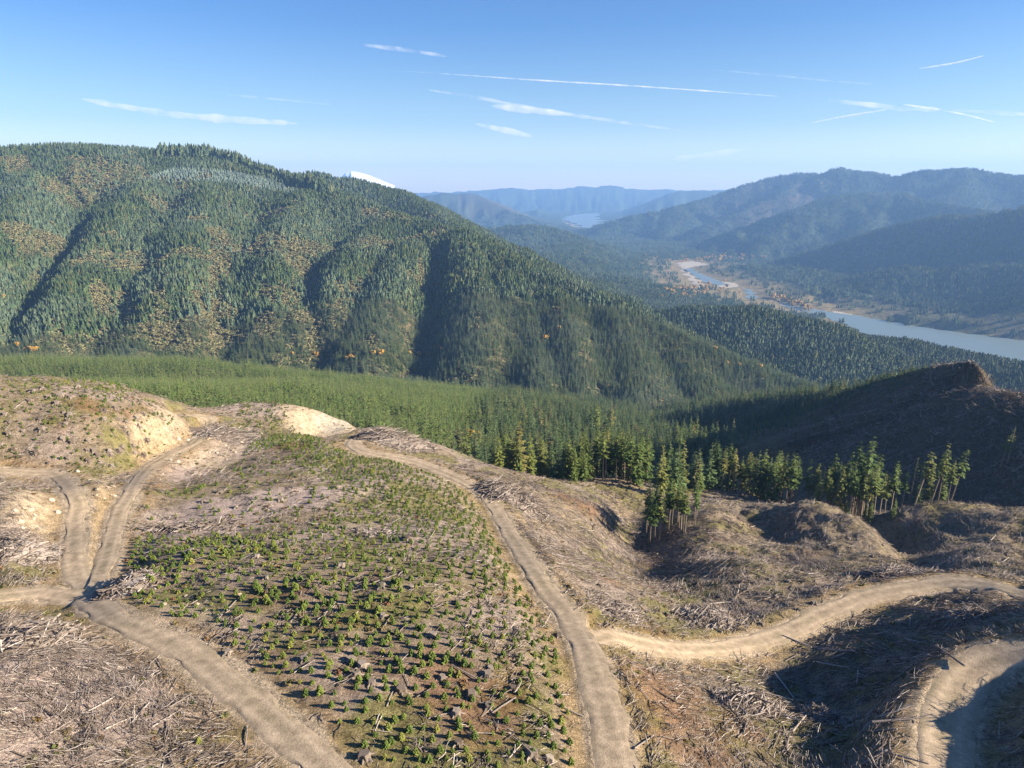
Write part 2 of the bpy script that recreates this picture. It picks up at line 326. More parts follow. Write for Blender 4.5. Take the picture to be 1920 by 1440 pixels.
H[:ir] -= 0.08 * sstep(.5, -.3, RD[:ir])
H[:ir] -= 0.16 * np.exp(-((RD[:ir] - 1.2) / .7) ** 2) * sstep(-.4, .6, RD[:ir])      # side ditch

# ------------------------------------------------------------------ object helpers
def mesh_obj(name, V, Fc, mat=None, parent=None, smooth=False, link=True, mats=None, midx=None):
    me = bpy.data.meshes.new(name); V = np.asarray(V, np.float32); 
    if isinstance(Fc, np.ndarray):
        n, k = Fc.shape; me.vertices.add(len(V)); me.vertices.foreach_set('co', V.ravel())
        me.loops.add(n * k); me.loops.foreach_set('vertex_index', Fc.astype(np.int32).ravel())
        me.polygons.add(n); me.polygons.foreach_set('loop_start', np.arange(0, n * k, k, dtype=np.int32))
        me.update(calc_edges=True)
    else:
        me.from_pydata([tuple(v) for v in V], [], Fc); me.update()
    if smooth: me.polygons.foreach_set('use_smooth', np.ones(len(me.polygons), bool))
    for m in (mats or ([mat] if mat else [])): me.materials.append(m)
    if midx is not None: me.polygons.foreach_set('material_index', np.asarray(midx, np.int32))
    o = bpy.data.objects.new(name, me)
    if link: COL.objects.link(o)
    if parent: o.parent = parent
    return o
def tag(o, label=None, cat=None, group=None, kind=None):
    if label: o['label'] = label
    if cat: o['category'] = cat
    if group: o['group'] = group
    if kind: o['kind'] = kind
    return o
def col_attr(me, name, arr):
    a = me.color_attributes.new(name, 'FLOAT_COLOR', 'POINT')
    c = np.ones((len(arr), 4), np.float32); c[:, :3] = arr; a.data.foreach_set('color', c.ravel())

class NT:
    def __init__(s, name):
        s.m = bpy.data.materials.new(name); s.m.use_nodes = True; s.t = s.m.node_tree; s.t.nodes.clear()
        s.out = s.n('ShaderNodeOutputMaterial')
    def n(s, typ, **kw):
        x = s.t.nodes.new(typ)
        for k, v in kw.items(): setattr(x, k, v)
        return x
    def l(s, a, b): s.t.links.new(a, b)
    def ramp(s, stops, fac):
        r = s.n('ShaderNodeValToRGB'); e = r.color_ramp.elements
        while len(e) < len(stops): e.new(.5)
        for x, (p, c) in zip(e, stops): x.position = p; x.color = (*c, 1)
        if fac is not None: s.l(fac, r.inputs[0])
        return r.outputs[0]
    def noise(s, scale, detail=4, rough=.6, coord=None):
        x = s.n('ShaderNodeTexNoise'); x.inputs['Scale'].default_value = scale; x.inputs['Detail'].default_value = detail; x.inputs['Roughness'].default_value = rough
        if coord is not None: s.l(coord, x.inputs['Vector'])
        return x.outputs[0]
    def mul(s, a, b, fac=1.0, mode='MULTIPLY'):
        x = s.n('ShaderNodeMix', data_type='RGBA', blend_type=mode)
        if isinstance(fac, float): x.inputs[0].default_value = fac
        else: s.l(fac, x.inputs[0])
        for sock, v in ((x.inputs[6], a), (x.inputs[7], b)):
            if isinstance(v, tuple): sock.default_value = (*v, 1)
            else: s.l(v, sock)
        return x.outputs[2]
    def finish(s, col, rough=.9, spec=.15, bump=None, bs=.5, bd=.3):
        b = s.n('ShaderNodeBsdfPrincipled'); b.inputs['Roughness'].default_value = rough
        b.inputs['Specular IOR Level'].default_value = spec
        if isinstance(col, tuple): b.inputs['Base Color'].default_value = (*col, 1)
        else: s.l(col, b.inputs['Base Color'])
        if bump is not None:
            x = s.n('ShaderNodeBump'); x.inputs['Strength'].default_value = bs; x.inputs['Distance'].default_value = bd
            s.l(bump, x.inputs['Height']); s.l(x.outputs[0], b.inputs['Normal'])
        s.l(b.outputs[0], s.out.inputs[0]); return s.m
    def pos(s): return s.n('ShaderNodeNewGeometry').outputs['Position']

def mat_ground():
    m = NT('clearcut_soil'); at = m.n('ShaderNodeAttribute', attribute_name='Col'); p = m.pos()
    f1 = m.noise(3.2, 5, .75, p); f2 = m.noise(.55, 5, .7, p); f3 = m.noise(9, 3, .7, p)
    c = m.mul(at.outputs[0], m.ramp([(.30, (.34, .33, .32)), (.5, (1, 1, 1)), (.7, (1.75, 1.7, 1.62))], f1))
    c = m.mul(c, m.ramp([(.32, (.5, .47, .42)), (.5, (1, 1, 1)), (.68, (1.35, 1.3, 1.3))], f2))
    c = m.mul(c, m.ramp([(.35, (.6, .62, .55)), (.6, (1.25, 1.2, 1.2))], f3), .6)
    return m.finish(c, .95, .1, f1, .9, .55)
def mat_hills():
    m = NT('hill_floor'); at = m.n('ShaderNodeAttribute', attribute_name='Col'); p = m.pos()
    c = m.mul(at.outputs[0], m.ramp([(.3, (.45, .45, .45)), (.7, (1.5, 1.5, 1.5))], m.noise(.06, 6, .75, p)))
    return m.finish(c, .95, .05, m.noise(.035, 6, .75, p), .9, 14)
def mat_road():
    m = NT('road_gravel'); p = m.pos(); at = m.n('ShaderNodeAttribute', attribute_name='Col')
    c = m.mul(at.outputs[0], m.ramp([(.3, (.60, .60, .60)), (.7, (1.35, 1.35, 1.35))], m.noise(.7, 7, .75, p)))
    c = m.mul(c, m.ramp([(.3, (.75, .75, .75)), (.7, (1.25, 1.25, 1.25))], m.noise(7, 4, .7, p)))
    return m.finish(c, .95, .1, m.noise(5, 4, .7, p), .5, .12)
def mat_tree(name, stops, tint=True):
    m = NT(name); info = m.n('ShaderNodeObjectInfo'); c = m.ramp(stops, info.outputs['Random'])
    if tint:
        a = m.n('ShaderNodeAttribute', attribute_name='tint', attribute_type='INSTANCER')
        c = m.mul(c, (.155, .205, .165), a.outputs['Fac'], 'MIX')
    i = m.n('ShaderNodeNewGeometry'); c = m.mul(c, m.ramp([(0, (.72, .72, .72)), (1, (1.3, 1.3, 1.3))], i.outputs['Random Per Island']))
    return m.finish(c, .75, .2)
def mat_wood(name, stops, scale=6):
    m = NT(name); i = m.n('ShaderNodeNewGeometry'); o = m.n('ShaderNodeObjectInfo')
    ad = m.n('ShaderNodeMath', operation='ADD'); m.l(i.outputs['Random Per Island'], ad.inputs[0]); m.l(o.outputs['Random'], ad.inputs[1])
    fr = m.n('ShaderNodeMath', operation='FRACT'); m.l(ad.outputs[0], fr.inputs[0])
    c = m.ramp(stops, fr.outputs[0]); nz = m.noise(scale, 4, .7, m.pos())
    c = m.mul(c, m.ramp([(.3, (.6, .58, .55)), (.7, (1.3, 1.3, 1.3))], nz)); return m.finish(c, .85, .2, nz, .4, .05)
M = {}
M['ground'] = mat_ground(); M['hills'] = mat_hills(); M['road'] = mat_road()
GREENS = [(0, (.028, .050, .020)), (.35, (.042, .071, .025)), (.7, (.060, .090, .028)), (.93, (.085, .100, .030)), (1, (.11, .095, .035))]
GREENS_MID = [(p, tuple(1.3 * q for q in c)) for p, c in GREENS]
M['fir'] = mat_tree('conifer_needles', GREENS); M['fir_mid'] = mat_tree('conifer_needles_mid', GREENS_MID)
M['fir_near'] = mat_tree('conifer_needles_near', [(0, (.055, .092, .022)), (.5, (.088, .122, .026)), (.9, (.13, .145, .032)), (1, (.17, .14, .04))], False)
M['plant'] = mat_tree('plantation_needles', [(0, (.068, .112, .028)), (.5, (.095, .140, .034)), (1, (.13, .165, .042))], False)
M['sap'] = mat_tree('sapling_needles', [(0, (.060, .092, .016)), (.5, (.088, .122, .020)), (.9, (.125, .15, .026)), (1, (.18, .17, .035))], False)
M['shrub'] = mat_tree('bare_shrub_twigs', [(0, (.135, .125, .060)), (.5, (.185, .165, .080)), (.8, (.165, .16, .060)), (1, (.205, .165, .085))], False)
M['autumn'] = mat_tree('autumn_leaves', [(0, (.30, .19, .05)), (.4, (.42, .24, .05)), (.8, (.52, .29, .05)), (1, (.50, .34, .11))], False)
M['bark'] = mat_wood('conifer_bark', [(0, (.13, .10, .075)), (1, (.30, .25, .19))], 3)
M['wood'] = mat_wood('bleached_wood', [(0, (.08, .06, .045)), (.4, (.185, .145, .115)), (.8, (.315, .268, .235)), (1, (.49, .43, .375))])
M['tuft'] = mat_tree('undergrowth_leaves', [(0, (.07, .085, .022)), (.5, (.12, .115, .035)), (.8, (.17, .12, .05)), (1, (.16, .08, .04))], False)
def mat_rock():
    m = NT('pale_rock'); nz = m.noise(2.5, 5, .7, m.pos()); o = m.n('ShaderNodeObjectInfo')
    c = m.mul(m.ramp([(0, (.30, .235, .16)), (.5, (.40, .32, .23)), (1, (.48, .43, .36))], o.outputs['Random']), m.ramp([(.3, (.6, .58, .55)), (.7, (1.25, 1.25, 1.25))], nz))
    return m.finish(c, .9, .2, nz, .6, .15)
M['rock'] = mat_rock()

# ------------------------------------------------------------------ ground colours (albedo of soil, slash litter, moss, rock)
def pd(u, v, ru, rv):    # soft world-space patch around the ground point seen at (u, v); ru, rv in metres (across, along the view)
    c = hit(u, v); a = math.atan2(c[0], c[1])
    dx, dy = X[:ir] - c[0], Y[:ir] - c[1]
    lx, ly = dx * math.cos(a) - dy * math.sin(a), dx * math.sin(a) + dy * math.cos(a)
    q = np.sqrt((lx / ru) ** 2 + (ly / rv) ** 2) + fbm(X[:ir] / 9, Y[:ir] / 9, 77, 3) * .35
    return sstep(1.15, .75, q)
def lerp(c, col, k): return c * (1 - k[..., None]) + np.array(col) * k[..., None]
Cn = np.zeros((ir, NA, 3)); Cn[:] = (.235, .188, .130)
na_, nb_, nc_ = fbm(xs / 14, ys / 14, 51, 4), fbm(xs / 7, ys / 7, 55, 4), fbm(xs / 22, ys / 22, 59, 4)
Cn = lerp(Cn, (.30, .245, .205), sstep(.0, .4, na_) * .8)                 # grey litter
Cn = lerp(Cn, (.165, .155, .055), sstep(-.05, .3, nb_) * .8)              # moss and grass
Cn = lerp(Cn, (.20, .10, .055), sstep(.3, .6, nc_) * .55)                 # rusty bark
right = sstep(30, 70, xs - .12 * ys)
Cn = lerp(Cn, (.20, .165, .10), right * .5)
for u, v, a, b, k in ((320,880,9,16,.9),(420,830,14,22,.8),(420,960,26,10,.8),(330,1010,18,5,.6),(560,940,18,8,.6),(640,1000,12,6,.5),(740,820,14,14,.8),(480,770,16,10,.5),(60,1010,8,10,.7),(150,1270,22,16,.8)):
    Cn = lerp(Cn, (.36, .29, .255), pd(u, v, a, b) * k)
ROCKS = [(85,935,7,16,.9),(95,985,4,12,.9),(185,925,6,16,.85),(190,990,4,12,.8),(200,1050,2.5,8,.8),(350,812,11,9,.85),(300,835,8,7,.7),(395,850,12,12,.55),(600,782,16,20,.95),(650,805,16,10,.9),(570,765,10,10,.8),(690,800,12,12,.7),(340,1165,10,2.5,.4),(240,900,9,8,.6),(1835,700,14,14,.9),(760,868,9,4,.6)]
for u, v, a, b, k in ROCKS:
    Cn = lerp(Cn, (.43, .35, .245), pd(u, v, a, b) * k)
Cn = lerp(Cn, (.40, .36, .29), pd(625, 795, 7, 9) * .8)
Cn = lerp(Cn, (.30, .215, .11), sstep(5.5, .5, RD[:ir] + nb_ * 2.5) * .75)     # verge
Cn = lerp(Cn, (.38, .31, .225), sstep(1.6, -.1, RD[:ir] + nb_ * 1.2))
jx = pd(250, 1165, 10, 4) * .7; Cn = lerp(Cn, (.36, .29, .205), jx)

Ch = np.zeros((NR, NA, 3)); Ch[:] = (.12, .112, .055)
nh = fbm(X / 120, Y / 120, 61, 4)
Ch = lerp(Ch, (.19, .15, .085), sstep(.1, .45, nh) * .7)
Ch = lerp(Ch, (.045, .065, .035), sstep(3200, 5000, RG))
Ch[:ir] = Cn
rv_ = np.full(X.shape, 1e9)
for q in WET[1:3] + BARS[:4]: rv_[iw:] = np.minimum(rv_[iw:], polydist(X[iw:], Y[iw:], q))
Ch = lerp(Ch, (.24, .185, .09), sstep(330, 120, rv_ + nh * 160) * .9)
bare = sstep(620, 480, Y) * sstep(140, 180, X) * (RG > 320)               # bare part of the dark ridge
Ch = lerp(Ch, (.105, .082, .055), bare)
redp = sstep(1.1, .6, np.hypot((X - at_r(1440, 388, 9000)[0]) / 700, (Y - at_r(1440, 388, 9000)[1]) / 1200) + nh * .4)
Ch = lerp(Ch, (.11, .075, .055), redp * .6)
redq = sstep(1.1, .6, np.hypot((X - at_r(930, 378, 12300)[0]) / 900, (Y - at_r(930, 378, 12300)[1]) / 1500) + nh * .4)
Ch = lerp(Ch, (.11, .085, .06), redq * .5)

def terrain(name, a, b, mat, label):
    n = b - a; V = np.stack([X[a:b], Y[a:b], H[a:b]], -1).reshape(-1, 3)
    ii, jj = np.meshgrid(np.arange(n - 1), np.arange(NA - 1), indexing='ij'); q = ii * NA + jj
    Fq = np.stack([q, q + 1, q + NA + 1, q + NA], -1).reshape(-1, 4)[:, ::-1]
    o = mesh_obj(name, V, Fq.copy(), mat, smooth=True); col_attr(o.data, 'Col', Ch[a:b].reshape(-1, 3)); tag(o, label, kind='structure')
    return o
isplit = int(np.searchsorted(RR, 415))
ifar = int(np.searchsorted(RR, 3450))
terrain('ground', 0, isplit + 1, M['ground'], 'logged over brown hillside with slash and young plantings')
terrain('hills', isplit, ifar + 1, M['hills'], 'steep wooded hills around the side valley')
terrain('mountains', ifar, NR, M['hills'], 'blue wooded ranges along the lake')

for idx, ((lab, w, px), p) in enumerate(zip(ROADS, road_lines)):
    d = np.gradient(p[:, :2], axis=0); d /= np.linalg.norm(d, axis=1)[:, None]; nrm = np.c_[d[:, 1], -d[:, 0]]
    K = 13; V = []; C = []
    s = np.arange(len(p)) * 1.2
    for k in range(K):
        t = k / (K - 1) * 2 - 1
        wl = w / 2 + (1.1 * fbm(s / 3.2, s * 0 + 3 * (t > 0), 90 + idx, 4)) * abs(t) ** 3
        q = p[:, :2] + nrm * (t * wl)[:, None]
        z = p[:, 2] - .02 + .009 * idx + .05 * (1 - t * t) - (.09 if abs(t) == 1 else 0)
        V.append(np.c_[q, z])
        tr = np.exp(-((abs(t) - .48) / .2) ** 2)
        base = np.array([.38, .295, .20]) * (0.86 + .24 * tr)
        gr = np.clip(fbm(q[:, 0] / 3, q[:, 1] / 3, 95, 3) + .05, 0, 1) * (1 - tr) * (1.0 if idx in (1, 2) else .6)
        C.append(base * (1 - gr[:, None]) + np.array([.17, .15, .07]) * gr[:, None])
    V = np.stack(V, 1).reshape(-1, 3); C = np.stack(C, 1).reshape(-1, 3); n = len(p)
    ii, jj = np.meshgrid(np.arange(n - 1), np.arange(K - 1), indexing='ij'); q = ii * K + jj
    Fq = np.stack([q, q + 1, q + K + 1, q + K], -1).reshape(-1, 4)[:, ::-1]
    nz = np.cross(V[Fq[0, 1]] - V[Fq[0, 0]], V[Fq[0, 2]] - V[Fq[0, 0]])[2]
    if nz < 0: Fq = Fq[:, ::-1]
    o = mesh_obj('gravel_road', V, Fq.copy(), M['road'], smooth=True); col_attr(o.data, 'Col', C); tag(o, lab, kind='structure')

# ------------------------------------------------------------------ plant and wood shapes
def rot2(p, a): c, s = math.cos(a), math.sin(a); return np.c_[p[:, 0] * c - p[:, 1] * s, p[:, 0] * s + p[:, 1] * c, p[:, 2]]
def tube(path, rad, n=5):
    V, Fc = [], []; path = np.array(path, float)
    for i, p in enumerate(path):
        d = path[min(i + 1, len(path) - 1)] - path[max(i - 1, 0)]; d /= np.linalg.norm(d) + 1e-9
        a = np.cross(d, [0, 0, 1] if abs(d[2]) < .9 else [1, 0, 0]); a /= np.linalg.norm(a); b = np.cross(d, a)
        for k in range(n): t = 2 * math.pi * k / n; V.append(p + rad[i] * (math.cos(t) * a + math.sin(t) * b))
    for i in range(len(path) - 1):
        for k in range(n): Fc.append((i * n + k, i * n + (k + 1) % n, (i + 1) * n + (k + 1) % n, (i + 1) * n + k))
    Fc.append(tuple(range(n))[::-1]); Fc.append(tuple(range((len(path) - 1) * n, len(path) * n)))
    return V, Fc
class MB:
    def __init__(s): s.V = []; s.F = []; s.m = []
    def add(s, V, Fc, m=0):
        o = len(s.V); s.V += [tuple(v) for v in V]; s.F += [tuple(i + o for i in f) for f in Fc]; s.m += [m] * len(Fc)
def cone_tree(tiers, ring, base, wid, rnd, trunk=True):      # unit height, drooping ragged skirts
    mb = MB()
    if trunk: mb.add(*tube([(0, 0, 0), (0, 0, .5)], [.014, .008], 3), 1)
    for t in range(tiers):
        f = t / tiers; z0 = base + (1 - base) * f; z1 = min(1.0, z0 + (1 - base) / tiers * 1.9)
        r = wid * (1 - f) ** .85 * rnd.uniform(.85, 1.15) + .008; V = [(0, 0, z1)]; ph = rnd.uniform(0, 6)
        for k in range(ring):
            rr = r * (rnd.uniform(.9, 1.25) if k % 2 == 0 else rnd.uniform(.45, .75)); a = ph + 2 * math.pi * k / ring
            V.append((rr * math.cos(a), rr * math.sin(a), z0 - rnd.uniform(-.01, .035)))
        mb.add(V, [(0, 1 + k, 1 + (k + 1) % ring) for k in range(ring)])
    return mb
def branch_crown(whorls, per, base, wid, rnd, droop=.35):    # branches with needle sprays, unit height
    V, Fc = [], []
    for w in range(whorls):
        f = (w + rnd.uniform(-.3, .3)) / whorls; f = min(max(f, 0), .985); z = base + (1 - base) * f
        L0 = wid * min(1, (1 - f) ** .75 * (1.0 if f > .12 else .75)) + .012
        for b in range(per):
            if rnd.random() < .12: continue
            a = rnd.uniform(0, 2 * math.pi); L = L0 * rnd.uniform(.6, 1.2); ca, sa = math.cos(a), math.sin(a)
            dz = -L * droop * rnd.uniform(.3, 1.4) + L * .25 * f; wd = L * .26 + .006
            for k, (s0, s1, sc) in enumerate(((.12, .55, .9), (.42, .8, 1.0), (.68, 1.08, .7))):
                w2 = wd * sc * rnd.uniform(.7, 1.3); zz0, zz1 = z + dz * s0 ** 1.4, z + dz * s1 ** 1.4; tl = rnd.uniform(-.5, .5) * w2
                o = len(V); mx = (s0 + s1) / 2; zm = (zz0 + zz1) / 2
                V += [(ca * L * s0, sa * L * s0, zz0), (ca * L * mx - sa * w2, sa * L * mx + ca * w2, zm - w2 * .45 + tl), (ca * L * s1, sa * L * s1, zz1), (ca * L * mx + sa * w2, sa * L * mx - ca * w2, zm - w2 * .45 - tl)]
                Fc += [(o, o + 1, o + 2), (o, o + 2, o + 3)]
    o = len(V); V += [(-.008, 0, .93), (.008, 0, .93), (0, 0, 1.0), (0, -.008, .93), (0, .008, .93)]; Fc += [(o, o + 1, o + 2), (o + 3, o + 4, o + 2)]
    return V, Fc
def blob(rnd, n, rx, rz, z0, leaf):                           # loose leafy mass made of leaf clumps, unit height
    V, Fc = [], []; lobes = [(rnd.uniform(-.5, .5) * rx, rnd.uniform(-.5, .5) * rx, z0 + rz * rnd.uniform(.2, 1.0), rnd.uniform(.45, .75)) for _ in range(6)]
    for _ in range(n):
        lx, ly, lz, ls = rnd.choice(lobes); d = np.array([rnd.gauss(0, 1), rnd.gauss(0, 1), rnd.gauss(0, 1)]); d /= np.linalg.norm(d)
        p = np.array([lx, ly, lz]) + d * np.array([rx, rx, rz * .8]) * ls * rnd.uniform(.7, 1.05); p[2] = max(p[2], .03)
        t = np.cross(d, [rnd.gauss(0, 1), rnd.gauss(0, 1), rnd.gauss(0, 1)]); t /= np.linalg.norm(t); b = np.cross(d, t) + d * rnd.uniform(-.5, .5); s = leaf * rnd.uniform(.6, 1.4)
        o = len(V); V += [p - t * s, p + b * s, p + t * s, p - b * s]; Fc += [(o, o + 1, o + 2, o + 3)]
    return V, Fc
def sapling_mesh(rnd, n):
    V, Fc = [], []
    for i in range(n):
        f = (i / n) ** 1.15; z = .05 + .9 * f; a = i * 2.4 + rnd.uniform(-.4, .4); L = .36 * (1 - f) ** .6 * rnd.uniform(.7, 1.15) + .04; up = .25 * L + .3 * L * f
        ca, sa = math.cos(a), math.sin(a); w = .11 * rnd.uniform(.7, 1.3) * (1.1 - .5 * f); o = len(V)
        V += [(ca * .02, sa * .02, z), (ca * L * .6 - sa * w, sa * L * .6 + ca * w, z + up * .3), (ca * L, sa * L, z + up), (ca * L * .6 + sa * w, sa * L * .6 - ca * w, z + up * .3), (ca * L * .5, sa * L * .5, z + up + w)]
        Fc += [(o, o + 1, o + 4), (o + 1, o + 2, o + 4), (o + 2, o + 3, o + 4), (o + 3, o, o + 4)]
    o = len(V); V += [(-.03, 0, .85), (.03, 0, .85), (0, 0, 1.03), (0, .03, .85), (0, -.03, .85)]; Fc += [(o, o + 1, o + 2), (o + 3, o + 4, o + 2)]
    return V, Fc
def stick(mb, p, d, L, r, n=4, bend=.05, rnd=random):
    d = np.array(d, float); d /= np.linalg.norm(d); p = np.array(p, float); m = p + d * L / 2 + np.array([rnd.gauss(0, 1), rnd.gauss(0, 1), rnd.gauss(0, .4)]) * L * bend
    mb.add(*tube([p, m, p + d * L], [r, r * .85, r * .6], n))

LIB = {}
def lib(name, objs):
    c = bpy.data.collections.new(name)
    for o in objs: c.objects.link(o)
    LIB[name] = c; return c
rnd = random.Random(5)
def mbobj(name, mb, mats): return mesh_obj(name, mb.V, mb.F, link=False, mats=mats, midx=mb.m)
lib('fir_far', [mbobj('fir_low', cone_tree(6, 7, .08, .18 + .02 * k, rnd), [M['fir'], M['bark']]) for k in range(4)])
def full_fir(nm, whorls, per, base, wid, mat):
    mb = MB(); mb.add(*branch_crown(whorls, per, base, wid, rnd)); mb.add(*tube([(0, 0, 0), (0, 0, .95)], [.011, .002], 4), 1); return mbobj(nm, mb, [mat, M['bark']])
lib('fir_mid', [full_fir('fir_middle', 15, 6, .12, .17, M['fir_mid']) for k in range(5)])
lib('fir_planted', [full_fir('fir_planted', 12, 6, .04, .19, M['plant']) for k in range(4)])
lib('sapling', [mesh_obj('sapling_low', *sapling_mesh(rnd, 34), M['sap'], link=False) for k in range(4)])
cl = []
for k in range(4):
    mb = MB()
    for i in range(7):
        t = cone_tree(4, 5, .08, .15, rnd, False); a, r = rnd.uniform(0, 6.3), 13 * math.sqrt(rnd.random()); h = rnd.uniform(20, 32)
        mb.add([(v[0] * h + r * math.cos(a), v[1] * h + r * math.sin(a), v[2] * h - 4) for v in t.V], t.F)
    cl.append(mbobj('fir_group', mb, [M['fir'], M['bark']]))
lib('fir_cluster', cl)
lib('shrub', [mesh_obj('shrub_low', *blob(rnd, 60, .55, .5, .2, .17), M['shrub'], link=False) for k in range(4)])
lib('tuft', [mesh_obj('tuft_low', *blob(rnd, 26, .8, .45, .05, .22), M['tuft'], link=False) for k in range(4)])
lib('autumn_far', [mesh_obj('autumn_low', *blob(rnd, 40, .42, .4, .3, .16), M['autumn'], link=False) for k in range(3)])
sl = []
for k in range(10):
    mb = MB(); a0 = rnd.uniform(-.3, .3)
    for i in range(rnd.randint(8, 12)):
        a = a0 + rnd.gauss(0, .65); L = rnd.choice([.5, .8, 1.2, 1.8, 2.8]) * rnd.uniform(.7, 1.2); r = L * .011 + rnd.uniform(.015, .04)
        stick(mb, (rnd.uniform(-1.6, 1.6) - L / 2 * math.cos(a), rnd.uniform(-1.4, 1.4) - L / 2 * math.sin(a), rnd.uniform(.0, .3)), (math.cos(a), math.sin(a), rnd.gauss(0, .16)), L, r, 4, .04, rnd)
    sl.append(mbobj('slash_low', mb, [M['wood']]))
lib('slash', sl)

def scatter(name, P, scale, rot, coll, label, tint=None, tilt=None):
    me = bpy.data.meshes.new(name); n = len(P); me.vertices.add(n); me.vertices.foreach_set('co', np.asarray(P, np.float32).ravel())
    def at(nm, typ, arr, key='value'): a = me.attributes.new(nm, typ, 'POINT'); a.data.foreach_set(key, np.asarray(arr, np.float32).ravel())
    at('size', 'FLOAT_VECTOR', scale, 'vector')
    e = np.zeros((n, 3)); e[:, 2] = rot
    if tilt is not None: e[:, :2] = tilt
    at('turn', 'FLOAT_VECTOR', e, 'vector')
    at('tint', 'FLOAT', np.zeros(n) if tint is None else tint)
    pk = me.attributes.new('pick', 'INT', 'POINT'); pk.data.foreach_set('value', rng.integers(0, 1000, n).astype(np.int32))
    o = bpy.data.objects.new(name, me); COL.objects.link(o); tag(o, label, kind='stuff')
    g = bpy.data.node_groups.new(name + '_nodes', 'GeometryNodeTree')
    g.interface.new_socket('Geometry', in_out='INPUT', socket_type='NodeSocketGeometry'); g.interface.new_socket('Geometry', in_out='OUTPUT', socket_type='NodeSocketGeometry')
    N = g.nodes.new; i, u = N('NodeGroupInput'), N('NodeGroupOutput'); ins = N('GeometryNodeInstanceOnPoints'); ci = N('GeometryNodeCollectionInfo')
    ci.inputs['Collection'].default_value = LIB[coll]; ci.inputs['Separate Children'].default_value = True; ci.inputs['Reset Children'].default_value = True
    ins.inputs['Pick Instance'].default_value = True
    def named(nm, typ): a = N('GeometryNodeInputNamedAttribute'); a.data_type = typ; a.inputs['Name'].default_value = nm; return a.outputs['Attribute']
    L = g.links.new; L(i.outputs[0], ins.inputs['Points']); L(ci.outputs[0], ins.inputs['Instance']); L(named('pick', 'INT'), ins.inputs['Instance Index'])
    L(named('turn', 'FLOAT_VECTOR'), ins.inputs['Rotation']); L(named('size', 'FLOAT_VECTOR'), ins.inputs['Scale']); L(ins.outputs[0], u.inputs[0])
    md = o.modifiers.new('scatter', 'NODES'); md.node_group = g
    return o
def sz(s, wv=.15): s = np.asarray(s); q = s * rng.uniform(1 - wv, 1 + wv, len(s)); return np.c_[q, q, s]

# ------------------------------------------------------------------ which points can be seen
EL = (H - HC) / RR[:, None]; CM = np.maximum.accumulate(EL, axis=0)
def seen(x, y, z, h, margin=.004):
    r = np.hypot(x, y); i = np.clip(fidx(r * .985).astype(int), 0, NR - 1); j = np.clip(np.round((np.arctan2(x, y) - AZ[0]) / (AZ[1] - AZ[0])).astype(int), 0, NA - 1)
    return (z + h - HC) / r > CM[i, j] - margin
def polar_pts(n, r0, r1, a0, a1):
    r = np.sqrt(rng.random(n) * (r1 * r1 - r0 * r0) + r0 * r0); a = rng.random(n) * (a1 - a0) + a0; return r * np.sin(a), r * np.cos(a)
def grid_pts(x0, x1, y0, y1, s, jit):
    gx, gy = np.meshgrid(np.arange(x0, x1, s), np.arange(y0, y1, s)); gx = gx + rng.uniform(-jit, jit, gx.shape) * s; gy = gy + rng.uniform(-jit, jit, gy.shape) * s
    return gx.ravel(), gy.ravel()
A0, A1 = R_(-41), R_(41)
road_d = lambda x, y: hat(x, y, RD)
H300 = H[:i0]
NEARTOP = nearmask   # near shape before merging, to tell the cleared hill from the woods
def is_clear(x, y):      # the logged hillside
    r = np.hypot(x, y); near_z, far_z = hat(x, y, nearmask), hat(x, y, far)
    z = near_z - far_z
    lim = np.interp(np.arctan2(x, y), ZONE[:, 0], ZONE[:, 1])
    return (r < lim)
ZONE = np.array([(ray(u, 900)[0], r) for u, r in ((-300,330),(0,330),(200,330),(330,345),(420,300),(490,290),(560,285),(650,268),(740,252),(830,238),(900,228),(960,222),(1010,228),(1060,236),(1130,246),(1200,232),(1260,232),(1320,262),(1400,284),(1480,262),(1560,262),(1640,268),(1720,290),(1800,400),(1920,460),(2300,460))])
def bare_ridge(x, y): return (y < 370 + 70 * vnoise(x / 40, y / 40, 5)) & (x > 120) & (np.hypot(x, y) > 300) & (np.hypot(x, y) < 760)

# ------------------------------------------------------------------ woods
forest = []   # x, y, h, tint, kind
ng = lambda x, y, s, sd: fbm(x / s, y / s, sd, 4)
PATCH = [(190,350,70,40),(150,330,25,18),(30,310,30,14),(110,355,30,16),(235,352,38,16),(62,462,30,12),(330,355,22,10),(320,395,40,14),(370,412,20,8),(505,412,30,12),(300,490,75,12),(250,500,50,14),(220,487,40,10),(500,455,30,14),(540,470,50,12),(600,465,50,6),(660,460,60,6),(730,462,40,10),(410,470,18,40),(408,540,14,60),(405,600,14,50),(420,440,14,30),(190,570,14,30),(240,585,14,30),(310,630,35,22),(345,650,20,10),(530,560,38,25),(570,590,30,20),(585,530,16,30),(595,650,14,30),(560,500,25,14),(125,465,40,10),(15,430,25,10),(790,520,10,30),(820,440,30,8),(1040,590,9,10),(1040,520,12,8),(660,540,40,10),(500,610,20,20),(380,560,20,30),(450,640,20,15),(300,560,14,30),(700,640,10,14)]
for line, st in (([(150,497),(230,490),(330,486),(370,478)], 22), ([(430,472),(540,468),(640,467),(700,462),(770,452),(835,440)], 16), ([(255,490),(330,500)], 30), ([(200,440),(240,455)], 16), ([(690,400),(760,412),(830,410)], 16), ([(640,545),(700,520),(745,505)], 16)):
    for (u0, v0), (u1, v1) in zip(line[:-1], line[1:]):
        n_ = max(1, int((u1 - u0) / st)); PATCH += [(u0 + (u1 - u0) * k / n_, v0 + (v1 - v0) * k / n_, st * .75, 6.0) for k in range(n_)]
PB = np.array([(*hit(u, v, 800)[:2], ru * np.hypot(*hit(u, v, 800)[:2]) / F, rv * np.hypot(*hit(u, v, 800)[:2]) / F * 2.6) for u, v, ru, rv in PATCH])
